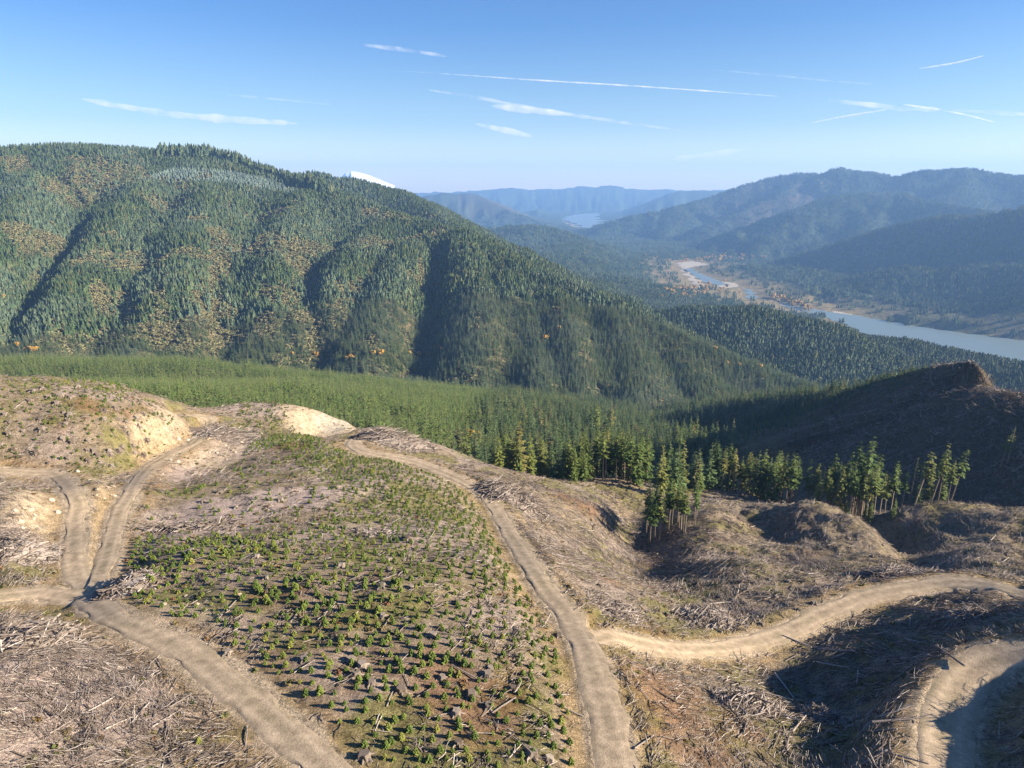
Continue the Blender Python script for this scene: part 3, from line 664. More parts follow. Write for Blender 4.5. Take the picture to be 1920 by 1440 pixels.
def brush(x, y):
    b = np.zeros(len(x)); r = np.hypot(x, y); a = np.arctan2(x, y)
    nz = ng(x, y, 45, 71) * .5
    for cx, cy, ru, rv in PB:
        ca = math.atan2(cx, cy); dx, dy = x - cx, y - cy
        lx, ly = dx * math.cos(ca) - dy * math.sin(ca), dx * math.sin(ca) + dy * math.cos(ca)
        b = np.maximum(b, sstep(1.3, .8, np.sqrt((lx / ru) ** 2 + (ly / rv) ** 2) + nz))
    return b
# big slope and spur: single trees
x, y = polar_pts(370000, 640, 3450, A0, A1); r = np.hypot(x, y); z = hat(x, y)
plantz = (hat(x, y, far) > 0) & (x < 60 + .0 * y) & (r < 1060) & (np.arctan2(x, y) < ray(1010, 800)[0])
okk = seen(x, y, z, 26) & ~plantz & ~bare_ridge(x, y) & (z > 12)
x, y, z, r = x[okk], y[okk], z[okk], r[okk]
b = brush(x, y); lowface = sstep(1900, 1300, r) * .35 + .1
b = np.maximum(b, sstep(.28, .6, ng(x, y, 60, 75) + lowface * .55) * .8 * (np.arctan2(x, y) < ray(900, 600)[0]))
isb = rng.random(len(x)) < b * .88
uv = project(np.c_[x, y, z])
bench = inpoly(uv[0], uv[1], [(255,340),(330,318),(420,322),(500,338),(570,362),(545,368),(470,352),(390,345),(330,345)])
h = rng.uniform(9, 22, len(x)) * (1 + .25 * (ng(x, y, 160, 81)))
oldg = inpoly(uv[0], uv[1], [(295,300),(300,262),(400,265),(500,292),(590,325),(660,360),(600,368),(500,330),(400,300)]); h = np.where(oldg, h * rng.uniform(1.4, 2.2, len(x)), h)
h = np.where(bench, 11 + 3 * rng.random(len(x)), h)
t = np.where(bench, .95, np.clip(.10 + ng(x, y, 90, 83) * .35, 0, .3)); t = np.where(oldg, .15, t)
keep = ~isb & ((rng.random(len(x)) < .80) | bench)
lo = r > 1500
def P3(m, sink=.6): return np.c_[x[m], y[m], z[m] - sink]
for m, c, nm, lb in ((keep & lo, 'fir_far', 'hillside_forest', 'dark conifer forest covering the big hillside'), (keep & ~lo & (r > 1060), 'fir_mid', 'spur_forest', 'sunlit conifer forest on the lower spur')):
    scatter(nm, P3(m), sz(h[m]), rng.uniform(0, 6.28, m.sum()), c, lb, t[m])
cand = [np.c_[x, y, z, h][keep & ~lo & (r <= 1060)]]
bs = isb & (rng.random(len(x)) < .9)
s_ = rng.uniform(4, 11, bs.sum()); scatter('brown_brush', P3(bs, .3), np.c_[s_ * 1.1, s_ * 1.1, s_ * .8], rng.uniform(0, 6.28, bs.sum()), 'shrub', 'brown leafless brush between the hillside conifers')

# planted rows on the left lobes
x, y = grid_pts(-640, 180, 300, 1060, 5.2, .14); r = np.hypot(x, y); a = np.arctan2(x, y); z = hat(x, y)
zone = (r > np.interp(a, ZONE[:, 0], ZONE[:, 1]) + 22 + 10 * vnoise(x / 30, y / 30, 8)) & (a < ray(985, 800)[0] + .05 * (r - 500) / 500) & (a > A0)
fz = hat(x, y, far); zone &= (z < fz + 6) | (r > 390)
zone &= seen(x, y, z, 12)
x, y, z = x[zone], y[zone], z[zone]; h = 11 + 2.5 * rng.random(len(x)) + 3 * ng(x, y, 40, 91); tall = vnoise(x / 18, y / 18, 19) > .86; h = np.where(tall, h * 1.4, h)
gap = (vnoise(x / 12, y / 12, 29) > .08) & (np.abs(fbm(x / 70, y / 70, 33, 2)) > .03)
x, y, z, h = x[gap], y[gap], z[gap], h[gap]
PLANT = np.c_[x, y, z, h]

# dark basin and the back of the ridge
x, y = polar_pts(26000, 235, 1060, ray(820, 800)[0], A1); r = np.hypot(x, y); a = np.arctan2(x, y); z = hat(x, y)
lim = np.interp(a, ZONE[:, 0], ZONE[:, 1])
m = (r > lim + 12) & ~bare_ridge(x, y) & (y < 1000) & (a > ray(860, 800)[0] + (r - 250) / 1000 * .12) & seen(x, y, z, 24)
rs = (x > 90) & (y > 350) & (x > 255 - .25 * y)                       # younger trees on the ridge side
m &= (rng.random(len(x)) < np.where(rs, .9, .42)) & ~((r < 300) & (a > ray(1460, 900)[0]))
m &= ~((r < 420) & (a > ray(1480, 900)[0]))
x, y, z, rs = x[m], y[m], z[m], rs[m]
h = np.where(rs, rng.uniform(.55, 1, len(x)) * np.interp(y, [380, 480, 620], [4.5, 7.5, 13]), rng.uniform(12, 24, len(x)))
BAS = np.c_[x, y, z, h]

# trees along the edge of the logged ground, each one placed
EDGE = []   # u, r, h, kind
rr = random.Random(11)
def row(n, u0, u1, r0, r1, h0, h1, kind):
    for i in range(n): EDGE.append((rr.uniform(u0, u1), rr.uniform(r0, r1), rr.uniform(h0, h1), kind))
row(24, 1216, 1312, 197, 212, 14, 18.5, 'bare'); row(34, 990, 1110, 240, 262, 13, 19, 'full'); row(40, 1060, 1215, 248, 275, 17, 23, 'bare')
row(14, 915, 975, 232, 262, 12, 18, 'full'); row(9, 1060, 1135, 300, 345, 15, 22, 'full'); row(30, 1340, 1480, 284, 312, 17, 24, 'bare')
row(42, 1480, 1680, 268, 305, 16, 25, 'bare'); row(12, 1560, 1650, 285, 312, 25, 31, 'bare'); row(16, 1520, 1700, 264, 275, 6, 12, 'full')
row(7, 1100, 1145, 560, 620, 26, 34, 'full'); row(8, 1240, 1300, 520, 600, 20, 28, 'full'); row(16, 1000, 1330, 380, 480, 20, 30, 'full')
for u, r_, h_, k_ in ((1602, 285, 33, 'bare'), (1624, 287, 36, 'bare'), (1722, 282, 24, 'lean'), (1752, 286, 23, 'lean'), (1766, 280, 24, 'bare'), (1745, 290, 20, 'full'), (1790, 283, 22, 'lean'), (1784, 278, 18, 'bare'), (1775, 290, 17, 'full'), (1700, 276, 16, 'bare'),
                      (1728, 286, 14, 'full'), (1870, 378, 18, 'lean'), (1882, 380, 20, 'snag'), (1914, 372, 19, 'snag'), (1545, 268, 22, 'snag'), (1712, 288, 23, 'snag')): EDGE.append((u, r_, h_, k_))
nt = []
for u, r_, h_, k_ in EDGE:
    a = ray(u, 900)[0]; xx, yy = r_ * math.sin(a), r_ * math.cos(a); nt.append((xx, yy, float(hat(xx, yy)), h_, {'full': 0, 'bare': 1, 'lean': 2, 'snag': 3}[k_]))
nt = np.array(nt)
def pick(n_left, arr, kind):      # those that show largest become things of their own
    app = arr[:, 3] / np.hypot(arr[:, 0], arr[:, 1]); vis = seen(arr[:, 0], arr[:, 1], arr[:, 2], arr[:, 3] * .6, 0)
    u, v, _ = project(arr[:, :3]); vis &= (u > 0) & (u < 1920)
    o = np.argsort(-app * vis)[:n_left]; k = np.zeros(len(arr), bool); k[o] = True
    return k
nl = 300 - len(nt); nb = 30
kb = pick(nl, BAS, 0)
IND = np.r_[nt, np.c_[BAS[kb], np.full(kb.sum(), 4)]]
rest = np.r_[BAS[~kb], cand[0]]
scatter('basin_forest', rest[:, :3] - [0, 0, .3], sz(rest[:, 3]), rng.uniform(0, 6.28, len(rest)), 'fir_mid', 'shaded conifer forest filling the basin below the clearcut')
scatter('planted_forest', PLANT[:, :3] - [0, 0, .2], sz(PLANT[:, 3]), rng.uniform(0, 6.28, len(PLANT)), 'fir_planted', 'even rows of young planted conifers on the lobed hill')

CROWN, TRUNK = {}, {}
def ctree(nm, base, wid, wh, per, n=4, droop=.35):
    CROWN[nm] = [mesh_obj('crown', *branch_crown(wh, per, base, wid, rnd, droop), M['fir_near'], link=False).data for _ in range(n)]
    TRUNK[nm] = [mesh_obj('trunk', *tube([(0, 0, -.03), (rnd.gauss(0, .006), rnd.gauss(0, .006), .5), (0, 0, .97)], [.0125, .009, .002], 6), M['bark'], link=False).data for _ in range(n)]
ctree('full', .08, .15, 22, 8); ctree('bare', .48, .105, 15, 7); ctree('lean', .55, .13, 10, 6); ctree('snag', .62, .06, 6, 3)
KN = ['full', 'bare', 'lean', 'snag', 'full']
def conifer(p, h, kn, label, group, tilt=0):
    e = bpy.data.objects.new('conifer_tree', None); COL.objects.link(e); e.location = p; k = rnd.randrange(4)
    e.rotation_euler = (rnd.gauss(0, .015), tilt, rnd.uniform(0, 6.28) if not tilt else 0); w = rnd.uniform(.88, 1.18)
    e.scale = (h * w, h * w, h); e.empty_display_size = .2
    tag(e, label, 'conifer', group)
    for nm, d in (('trunk', TRUNK[kn][k]), ('crown', CROWN[kn][k])):
        c = bpy.data.objects.new(nm, d); COL.objects.link(c); c.parent = e
for xx, yy, zz, h_, kd in IND:
    kn = KN[int(kd)]; u, v, _ = project(np.array([xx, yy, zz])); r_ = math.hypot(xx, yy); tl = 0
    if kd == 3: lb, gp = 'thin broken conifer snag, nearly bare, in the ragged tree row', 'bare snags'
    elif kd == 2: lb, gp, tl = 'leaning sparse conifer with a high ragged crown on the ravine edge', 'leaning conifers', rnd.uniform(.08, .2)
    elif kd == 4: lb, gp = 'shaded dark conifer in the basin woods behind the lit tree rows', 'conifers in the shaded basin'
    elif u < 985: lb, gp = 'bushy green conifer below the crest of the central logged slope', 'bushy conifers below the crest'
    elif 1210 < u < 1315 and r_ < 220: lb, gp = 'bare trunked conifer in the tight clump on the gully rim', 'conifers in the gully rim clump'
    elif r_ > 500: lb, gp = 'tall sunlit conifer rising out of the far dark basin', 'tall conifers in the far basin'
    elif u < 1220 and r_ < 285: lb, gp = ('bare trunked conifer in the sunlit row behind the grassy knob', 'conifers behind the knob') if kd == 1 else ('full crowned conifer in the sunlit row behind the logged slope', 'full conifers behind the slope')
    elif u < 1340: lb, gp = 'sunlit conifer poking out of the dark basin behind the tree rows', 'conifers in the dark basin'
    elif u < 1480: lb, gp = 'slim conifer in the short row between the two slash humps', 'conifers between the humps'
    elif h_ > 26 and kd == 1: lb, gp = 'very tall sparse conifer standing above the ragged row on the shaded flank', 'tallest conifers of the row'
    elif kd == 0 and h_ < 13: lb, gp = 'small bushy conifer at the foot of the ragged tree row', 'small conifers at the row foot'
    elif kd == 0: lb, gp = 'full crowned conifer in the ragged row below the dark ridge', 'full conifers in the ragged row'
    else: lb, gp = 'bare trunked conifer in the ragged row below the dark ridge', 'conifers in the ragged row'
    conifer((xx, yy, zz), h_, kn, lb, gp, tl)

# far woods: groups of crowns
x, y = polar_pts(90000, 3450, 11000, A0, A1); r = np.hypot(x, y); z = hat(x, y)
uv = project(np.c_[x, y, z]); redm = np.hypot((x - at_r(1440, 388, 9000)[0]) / 700, (y - at_r(1440, 388, 9000)[1]) / 1200) < 1 + .3 * ng(x, y, 150, 5)
dd_ = np.full(len(x), 1e9)
for n_, q in enumerate(WET + BARS): dd_ = np.minimum(dd_, polydist(x, y, q) + (40 if n_ == 0 else -40))
dry = (dd_ > 25) & ~(redm & (rng.random(len(x)) < .6))
m = dry & seen(x, y, z, 26) & (rng.random(len(x)) < np.where(dd_ < 260, .22, np.where(z < 8, .6, 1)))
x, y, z, r = x[m], y[m], z[m], r[m]
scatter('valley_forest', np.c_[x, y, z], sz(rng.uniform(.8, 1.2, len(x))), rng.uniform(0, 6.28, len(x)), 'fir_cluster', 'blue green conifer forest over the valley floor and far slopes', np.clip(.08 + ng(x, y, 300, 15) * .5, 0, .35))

# ------------------------------------------------------------------ water, snow peak, haze, contrails
def sheet(name, poly, z, mat, label, dense=1):
    p = np.array(poly); q = []
    for i in range(len(p)):
        a, b = p[i], p[(i + 1) % len(p)]
        for k in range(8):
            t = k / 8; c = a + (b - a) * t; l = np.linalg.norm(b - a); n_ = np.array([-(b - a)[1], (b - a)[0]]) / l
            q.append(c + n_ * l * .05 * math.sin(k * 2.1 + i * 1.7) * (0 < k))
    o = mesh_obj(name, [(c[0], c[1], z) for c in q], [tuple(range(len(q)))], mat)
    if o.data.polygons[0].normal.z < 0: o.data.flip_normals()
    return tag(o, label, kind='structure')
def mat_water():
    m = NT('lake_water'); b = m.n('ShaderNodeBsdfPrincipled'); b.inputs['Base Color'].default_value = (.15, .19, .18, 1); b.inputs['Roughness'].default_value = .35; b.inputs['IOR'].default_value = 1.33
    x = m.n('ShaderNodeBump'); x.inputs['Strength'].default_value = .25; x.inputs['Distance'].default_value = .5; m.l(m.noise(.08, 4, .7, m.pos()), x.inputs['Height']); m.l(x.outputs[0], b.inputs['Normal'])
    m.l(b.outputs[0], m.out.inputs[0]); return m.m
M['water'] = mat_water()
mg = NT('river_gravel'); M['bar'] = mg.finish(mg.ramp([(.3, (.30, .25, .18)), (.7, (.46, .40, .31))], mg.noise(.03, 5, .7, mg.pos())), .95)
for q, nm, lb in zip(WET, ('lake', 'river', 'river', 'lake'), ('grey green reservoir below the shaded hills', 'winding river between gravel banks on the valley floor', 'short river bend before the lake', 'pale far lake between the ranges')): sheet(nm, q, 1.0, M['water'], lb)
for q in BARS: sheet('riverbank', q, .6, M['bar'], 'tan gravel bar beside the river')

pk = [(600,352),(638,335),(648,324),(658,321),(668,322),(684,326),(696,330),(708,335),(722,341),(740,348)]
V = []; Fc = []
for i, (u, v) in enumerate(pk):
    for k, (dr, dz) in enumerate(((-1500, -900), (-700, -330), (0, 0), (1200, -700))):
        x_, y_, z_ = at_r(u, v, 21500); f_ = (21500 + dr) / 21500; V.append((x_ * f_, y_ * f_, z_ + dz + 60 * math.sin(i * 2.3 + k) * (k != 2)))
for i in range(len(pk) - 1):
    for k in range(3): Fc.append((i * 4 + k, (i + 1) * 4 + k, (i + 1) * 4 + k + 1, i * 4 + k + 1))
ms = NT('snow'); o = mesh_obj('snow_mountain', V, Fc, ms.finish((.9, .9, .92), .6)); tag(o, 'white snow covered summit behind the wooded ridge', kind='structure')

def box(name, lo, hi, mat):
    V = [(x, y, z) for x in (lo[0], hi[0]) for y in (lo[1], hi[1]) for z in (lo[2], hi[2])]
    return mesh_obj(name, V, [(0, 1, 3, 2), (4, 6, 7, 5), (0, 4, 5, 1), (2, 3, 7, 6), (0, 2, 6, 4), (1, 5, 7, 3)], mat)
m = NT('haze_air'); vol = m.n('ShaderNodeVolumePrincipled'); vol.inputs['Color'].default_value = (.29, .54, 1.0, 1); vol.inputs['Density'].default_value = 5.4e-5; vol.inputs['Anisotropy'].default_value = .1
m.l(vol.outputs[0], m.out.inputs['Volume'])
hz = box('haze', (-24000, -300, -3), (26000, 27000, 1420), m.m); tag(hz, 'thin blue haze in the valley air', kind='stuff')

def ice(name, dens, scale, lo, hi):
    m = NT(name); vol = m.n('ShaderNodeVolumePrincipled'); vol.inputs['Color'].default_value = (1, 1, 1, 1)
    mp = m.n('ShaderNodeMapRange'); mp.inputs['From Min'].default_value = lo; mp.inputs['From Max'].default_value = hi; mp.inputs['To Max'].default_value = dens
    m.l(m.noise(scale, 3, .6, m.pos()), mp.inputs['Value']); m.l(mp.outputs[0], vol.inputs['Density']); m.l(vol.outputs[0], m.out.inputs['Volume']); return m.m
M['trail'] = ice('ice_trail', .0095, .0016, .30, .75); M['wisp'] = ice('ice_wisp', .0016, .0011, .38, .8)
def trail(px, w, mat, label, nm='contrail', D=34000, flat_=.55):
    p = spline(np.array([[u, v, 0] for u, v in px]), 9)[:, :2]; n = len(p); pts_ = np.array([np.array(at_r(u, v, D)) for u, v in p]); V = []; Fc = []; K = 10
    for i in range(n):
        f_ = i / (n - 1); ra = w * (math.sin(math.pi * min(max(f_, .0), 1)) ** .45 + .02) * (1 + .55 * float(fbm(np.array([i * .35]), np.array([w * .01 + D]), 5, 3)[0])); d = pts_[min(i + 1, n - 1)] - pts_[max(i - 1, 0)]; d /= np.linalg.norm(d)
        out = np.cross(d, [0, 0, 1]); out /= np.linalg.norm(out); up = np.cross(out, d)
        for k in range(K): t = 2 * math.pi * k / K; V.append(pts_[i] + ra * (math.cos(t) * out * 1.6 + math.sin(t) * up * flat_))
    for i in range(n - 1):
        for k in range(K): Fc.append((i * K + k, i * K + (k + 1) % K, (i + 1) * K + (k + 1) % K, (i + 1) * K + k))
    Fc.append(tuple(range(K))[::-1]); Fc.append(tuple(range((n - 1) * K, n * K)))
    V = np.array(V); vol_ = sum(float(np.dot(V[f[0]] - V[0], np.cross(V[f[1]] - V[0], V[f[2]] - V[0]))) for f in Fc)
    if vol_ < 0: Fc = [f[::-1] for f in Fc]
    return tag(mesh_obj(nm, V, Fc, mat, smooth=True), label, 'contrail' if nm == 'contrail' else 'cloud')
trail([(815,137),(900,143),(1000,150),(1120,157),(1200,162),(1330,171),(1465,181)], 60, M['trail'], 'long thin bright contrail crossing the middle of the sky')
trail([(1690,195),(1730,201),(1765,206)], 75, M['trail'], 'short bright contrail beside the fluffy wisp', D=34500)
trail([(1765,207),(1810,215),(1868,230)], 60, M['trail'], 'thin contrail sloping down near the right edge', D=33500)
trail([(1518,231),(1580,219),(1665,205)], 65, M['trail'], 'faint contrail slanting up to the fluffy wisp', D=35200)
trail([(1720,129),(1790,118),(1846,104)], 75, M['trail'], 'short contrail slanting up in the upper right sky', D=35900)
trail([(1330,130),(1460,142),(1560,152),(1650,159)], 75, M['wisp'], 'wide faint contrail above the long bright one', D=36500)
trail([(720,133),(760,134),(820,137)], 40, M['wisp'], 'faded tail end of the long bright contrail', D=37000)
trail([(420,177),(520,186),(625,197)], 70, M['wisp'], 'very faint contrail over the left ridge', D=33000)
trail([(1550,189),(1620,195),(1690,203),(1780,206)], 230, M['wisp'], 'fluffy white wisp of cloud at the junction of contrails', 'cloud', 38000)
trail([(920,198),(985,206),(1075,215)], 330, M['wisp'], 'bright feathery wisp of cloud in the centre of the sky', 'cloud', 38600)
trail([(800,168),(900,184),(1000,203),(1130,224),(1280,245)], 180, M['wisp'], 'long faint streak of cloud under the long contrail', 'cloud', 39500)
trail([(1260,299),(1330,290),(1410,279)], 330, M['wisp'], 'small pale wisp of cloud low above the ranges', 'cloud', 40500)
trail([(150,185),(280,208),(380,220),(560,232)], 360, M['wisp'], 'broad faint veil of cloud above the left ridge', 'cloud', 41500)
trail([(680,84),(760,94),(840,106)], 240, M['wisp'], 'faint veil of cloud at the top of the sky', 'cloud', 42500)
trail([(1780,206),(1850,210),(1960,216)], 200, M['wisp'], 'faint wisp of cloud reaching the right edge', 'cloud', 43200)
trail([(890,232),(940,243),(1000,256)], 330, M['wisp'], 'soft pale patch of cloud above the valley', 'cloud', 45500)

# ------------------------------------------------------------------ slash, saplings, stumps, logs on the logged ground
def clear_pts(n, r0=35, r1=420):
    x, y = polar_pts(n, r0, r1, R_(-46), R_(46)); return x, y
x, y = clear_pts(200000); r = np.hypot(x, y); a = np.arctan2(x, y); z = hat(x, y); lim = np.interp(a, ZONE[:, 0], ZONE[:, 1])
uv = project(np.c_[x, y, z]); rd = road_d(x, y)
def inpix(poly): return inpoly(uv[0], uv[1], poly)
PLANTED = [(200,1060),(225,1000),(260,930),(420,905),(470,830),(560,810),(660,845),(760,862),(830,885),(890,930),(925,985),(985,1070),(1040,1140),(1085,1220),(1110,1290),(1100,1480),(640,1480),(560,1380),(440,1270),(330,1190),(230,1130)]
HEAP = [(-200,1180),(60,1150),(180,1195),(300,1230),(330,1290),(440,1330),(520,1400),(560,1480),(-200,1480)]
RIGHT = [(860,880),(960,895),(1060,920),(1300,920),(1960,900),(2100,1500),(1180,1500),(1130,1290),(1040,1120),(960,990),(900,920)]
dens = np.full(len(x), .22)
cl_ = fbm(x / 9, y / 9, 131, 4)
dens = np.where(inpix(PLANTED), np.clip(.2 + cl_ * .75, .03, 1) * .55, dens); dens = np.where(inpix(HEAP), .95, dens); dens = np.where(inpix(RIGHT), np.clip(.62 + cl_ * .5, .2, 1), dens)
dens = np.where((uv[1] > 880) & (uv[1] < 1100) & (uv[0] < 130), .6, dens)
dens *= np.clip(1.2 - r / 420, .35, 1); dens = np.where(hat(x, y, RD) < 1.2, 0, dens); dens = np.where(r > lim + 6, 0, dens)
rockm = np.zeros(len(x))
for u, v, ra, rb, k in ROCKS[:13]: c = hit(u, v); rockm = np.maximum(rockm, (np.hypot(x - c[0], y - c[1]) < min(ra, rb) * .9))
dens = np.where(rockm > 0, dens * .15, dens)
m = (rng.random(len(x)) < dens) & seen(x, y, z, 2, .03)
def slope_tilt(x, y):
    e = .8; gx, gy = (hat(x + e, y) - hat(x - e, y)) / (2 * e), (hat(x, y + e) - hat(x, y - e)) / (2 * e); return np.c_[np.arctan(gy), -np.arctan(gx)], gx, gy
til, gx, gy = slope_tilt(x[m], y[m])
ori = 3.0 * fbm(x[m] / 40, y[m] / 40, 141, 2) + np.where(inpix(HEAP)[m], 1.0, .0) + rng.normal(0, .35, m.sum())
scatter('logging_slash', np.c_[x[m], y[m], z[m] + np.where(inpix(HEAP)[m], rng.uniform(0, .5, m.sum()), 0)], sz(rng.uniform(.4, 1.0, m.sum()) * np.where(inpix(HEAP)[m], .85, 1)), ori, 'slash', 'bleached branches and broken sticks littering the clearcut', tilt=til)
x2, y2 = clear_pts(60000); z2 = hat(x2, y2); r2 = np.hypot(x2, y2)
mm = (rng.random(len(x2)) < np.clip(.30 + fbm(x2 / 12, y2 / 12, 151, 4) * .9, 0, .8) * .55) & (hat(x2, y2, RD) > .7) & (r2 < np.interp(np.arctan2(x2, y2), ZONE[:, 0], ZONE[:, 1]) + 5) & seen(x2, y2, z2, 1, .03)
s_ = rng.uniform(.3, .85, mm.sum()); scatter('undergrowth', np.c_[x2, y2, z2][mm], np.c_[s_, s_, s_ * .7], rng.uniform(0, 6.28, mm.sum()), 'tuft', 'low olive and rusty weeds between the slash')
# brush on the bare ridge
x2, y2 = polar_pts(11000, 300, 720, ray(1480, 800)[0], A1); z2 = hat(x2, y2); mm = bare_ridge(x2, y2) & seen(x2, y2, z2, 2, .02)
scatter('ridge_slash', np.c_[x2, y2, z2][mm], sz(rng.uniform(.8, 2.0, mm.sum())), rng.uniform(0, 6.28, mm.sum()), 'slash', 'bleached slash strewn over the dark bare ridge', tilt=slope_tilt(x2[mm], y2[mm])[0])

# saplings: rows on the planted slope, looser on the upper left knoll
x, y = grid_pts(-190, 60, 40, 330, 1.75, .36); z = hat(x, y); uv = project(np.c_[x, y, z]); r = np.hypot(x, y)
ROCKY = [(300,850),(440,800),(470,905),(380,1010),(270,1020),(250,930)]
pm = inpoly(uv[0], uv[1], PLANTED) & (rng.random(len(x)) < np.clip(.95 + fbm(x / 22, y / 22, 161, 3) * .5, .5, .97)) & (hat(x, y, RD) > 2.2)
pm &= ~(inpoly(uv[0], uv[1], [(250,900),(520,840),(640,930),(560,1000),(330,1010),(240,1000)]) & (rng.random(len(x)) < .8))
UL = [(-200,700),(210,715),(310,770),(340,810),(250,880),(150,880),(100,860),(-200,860)]
um = inpoly(uv[0], uv[1], UL) & (rng.random(len(x)) < .42) & (hat(x, y, RD) > 2)
qm = inpoly(uv[0], uv[1], [(400,800),(480,745),(540,760),(560,812),(470,830)]) & (rng.random(len(x)) < .4)
hm = inpoly(uv[0], uv[1], [(330,1250),(560,1400),(560,1480),(250,1480)]) & (rng.random(len(x)) < .10) & (hat(x, y, RD) > 2)
sm = (pm | um | qm | hm) & seen(x, y, z, 1.6, .02); S = np.c_[x, y, z, np.where(um, 1, 0)][sm]; u_, v_ = uv[0][sm], uv[1][sm]
sh = rng.uniform(.55, 1.0, len(S)) * np.where(vnoise(S[:, 0] / 9, S[:, 1] / 9, 171) > .8, 1.25, 1)
vis = (u_ > 5) & (u_ < 1915) & (v_ > 60) & (v_ < 1440)
order = np.argsort(-(sh / np.hypot(S[:, 0], S[:, 1])) * vis); ind = np.zeros(len(S), bool); ind[order[:300]] = True
SAPM = [mesh_obj('sapling', *sapling_mesh(rnd, 60), M['sap'], link=False).data for _ in range(5)]
for (xx, yy, zz, ul), h_, uu in zip(S[ind], sh[ind], u_[ind]):
    o = bpy.data.objects.new('conifer_sapling', SAPM[rnd.randrange(5)]); COL.objects.link(o); o.location = (xx, yy, zz - .05); o.rotation_euler = (0, 0, rnd.uniform(0, 6.28)); w = rnd.uniform(1.15, 1.5); o.scale = (h_ * w, h_ * w, h_)
    tag(o, 'young bright green conifer sapling on the planted slope between two gravel roads', 'sapling', 'saplings on the planted slope')
q = ~ind; s_ = sh[q]; scatter('sapling_stand', S[q, :3] - [0, 0, .05], np.c_[s_ * 1.35, s_ * 1.35, s_], rng.uniform(0, 6.28, q.sum()), 'sapling', 'many small green saplings on the farther planted slopes')

def stump_mesh(k):
    mb = MB(); V, Fc = tube([(0, 0, -.2), (0, 0, .15), (0, 0, .5)], [.62, .46, .40], 9); V = [v * np.array([1 + .25 * math.sin(i * 2.7 + k), 1 + .25 * math.cos(i * 1.9 + k), 1]) for i, v in enumerate(V)]; mb.add(V, Fc)
    for i in range(6): a = i * 1.05 + k; mb.add(*tube([(.3 * math.cos(a), .3 * math.sin(a), .16), (.75 * math.cos(a), .75 * math.sin(a), .02), (1.05 * math.cos(a + .2), 1.05 * math.sin(a + .2), -.1)], [.15, .1, .04], 4))
    return mb
M['stump'] = mat_wood('stump_wood', [(0, (.11, .085, .065)), (1, (.26, .215, .175))])
STM = [mbobj('stump', stump_mesh(k), [M['stump']]).data for k in range(3)]
def log_mesh(k):
    mb = MB(); r_ = random.Random(k); stick(mb, (-.5, 0, .02), (1, 0, 0), 1.0, .028, 8, .012, r_)
    for i in range(3): t = r_.uniform(-.35, .4); a = r_.uniform(0, 3.14); stick(mb, (t, 0, .03), (.6, math.cos(a), abs(math.sin(a))), r_.uniform(.05, .12), .007, 4, .05, r_)
    return mb
LGM = [mbobj('log', log_mesh(k), [M['wood']]).data for k in range(4)]
def boulder_mesh(k):
    r_ = random.Random(k + 50); bm_V = []; n, mm_ = 9, 6
    for i in range(mm_ + 1):
        for j in range(n): t, p = math.pi * i / mm_, 2 * math.pi * j / n; q = 1 + r_.uniform(-.22, .22) * (0 < i < mm_); bm_V.append((q * math.sin(t) * math.cos(p), q * .8 * math.sin(t) * math.sin(p), q * .65 * math.cos(t)))
    return bm_V, [(i * n + j, i * n + (j + 1) % n, (i + 1) * n + (j + 1) % n, (i + 1) * n + j) for i in range(mm_) for j in range(n)]
BDM = [mesh_obj('boulder', *boulder_mesh(k), M['rock'], link=False).data for k in range(4)]
def place(nm, d, px, sc, label, cat, group, up=0.0, rz=None, align=True):
    p = hit(*px); 
    if float(hat(p[0], p[1], RD)) < .8: return
    o = bpy.data.objects.new(nm, d); COL.objects.link(o); o.location = (p[0], p[1], p[2] + up); t_, gx_, gy_ = slope_tilt(np.array([p[0]]), np.array([p[1]])); rz = rnd.uniform(0, 6.28) if rz is None else rz
    q = Vector((-gx_[0], -gy_[0], 1)).normalized().to_track_quat('Z', 'Y') if align else Vector((0, 0, 1)).to_track_quat('Z', 'Y')
    o.rotation_mode = 'QUATERNION'; o.rotation_quaternion = q @ Matrix.Rotation(rz, 3, 'Z').to_quaternion(); o.scale = sc if isinstance(sc, tuple) else (sc, sc, sc)
    tag(o, label, cat, group)
def scatter_px(n, poly):
    out = []; P_ = np.array(poly)
    while len(out) < n:
        u, v = rnd.uniform(P_[:, 0].min(), P_[:, 0].max()), rnd.uniform(P_[:, 1].min(), P_[:, 1].max())
        if inpoly(np.array([u]), np.array([v]), poly)[0] and 0 < u < 1920 and v < 1440: out.append((u, v))
    return out
ULs = [(0,722),(200,722),(310,775),(330,810),(240,875),(0,870)]
for q in scatter_px(60, ULs): place('stump', STM[rnd.randrange(3)], q, rnd.uniform(.9, 1.7), 'grey weathered stump on the upper left knoll', 'stump', 'stumps on the upper left knoll')
for q in scatter_px(45, PLANTED): place('stump', STM[rnd.randrange(3)], q, rnd.uniform(.8, 1.4), 'grey stump among the planted saplings', 'stump', 'stumps among the saplings')
for q in scatter_px(60, [(1130,1000),(1900,1000),(1900,1060),(1650,1090),(1450,1190),(1120,1160)]): place('stump', STM[rnd.randrange(3)], q, rnd.uniform(.7, 1.2), 'pale stump in the slash above the side road', 'stump', 'stumps above the side road')
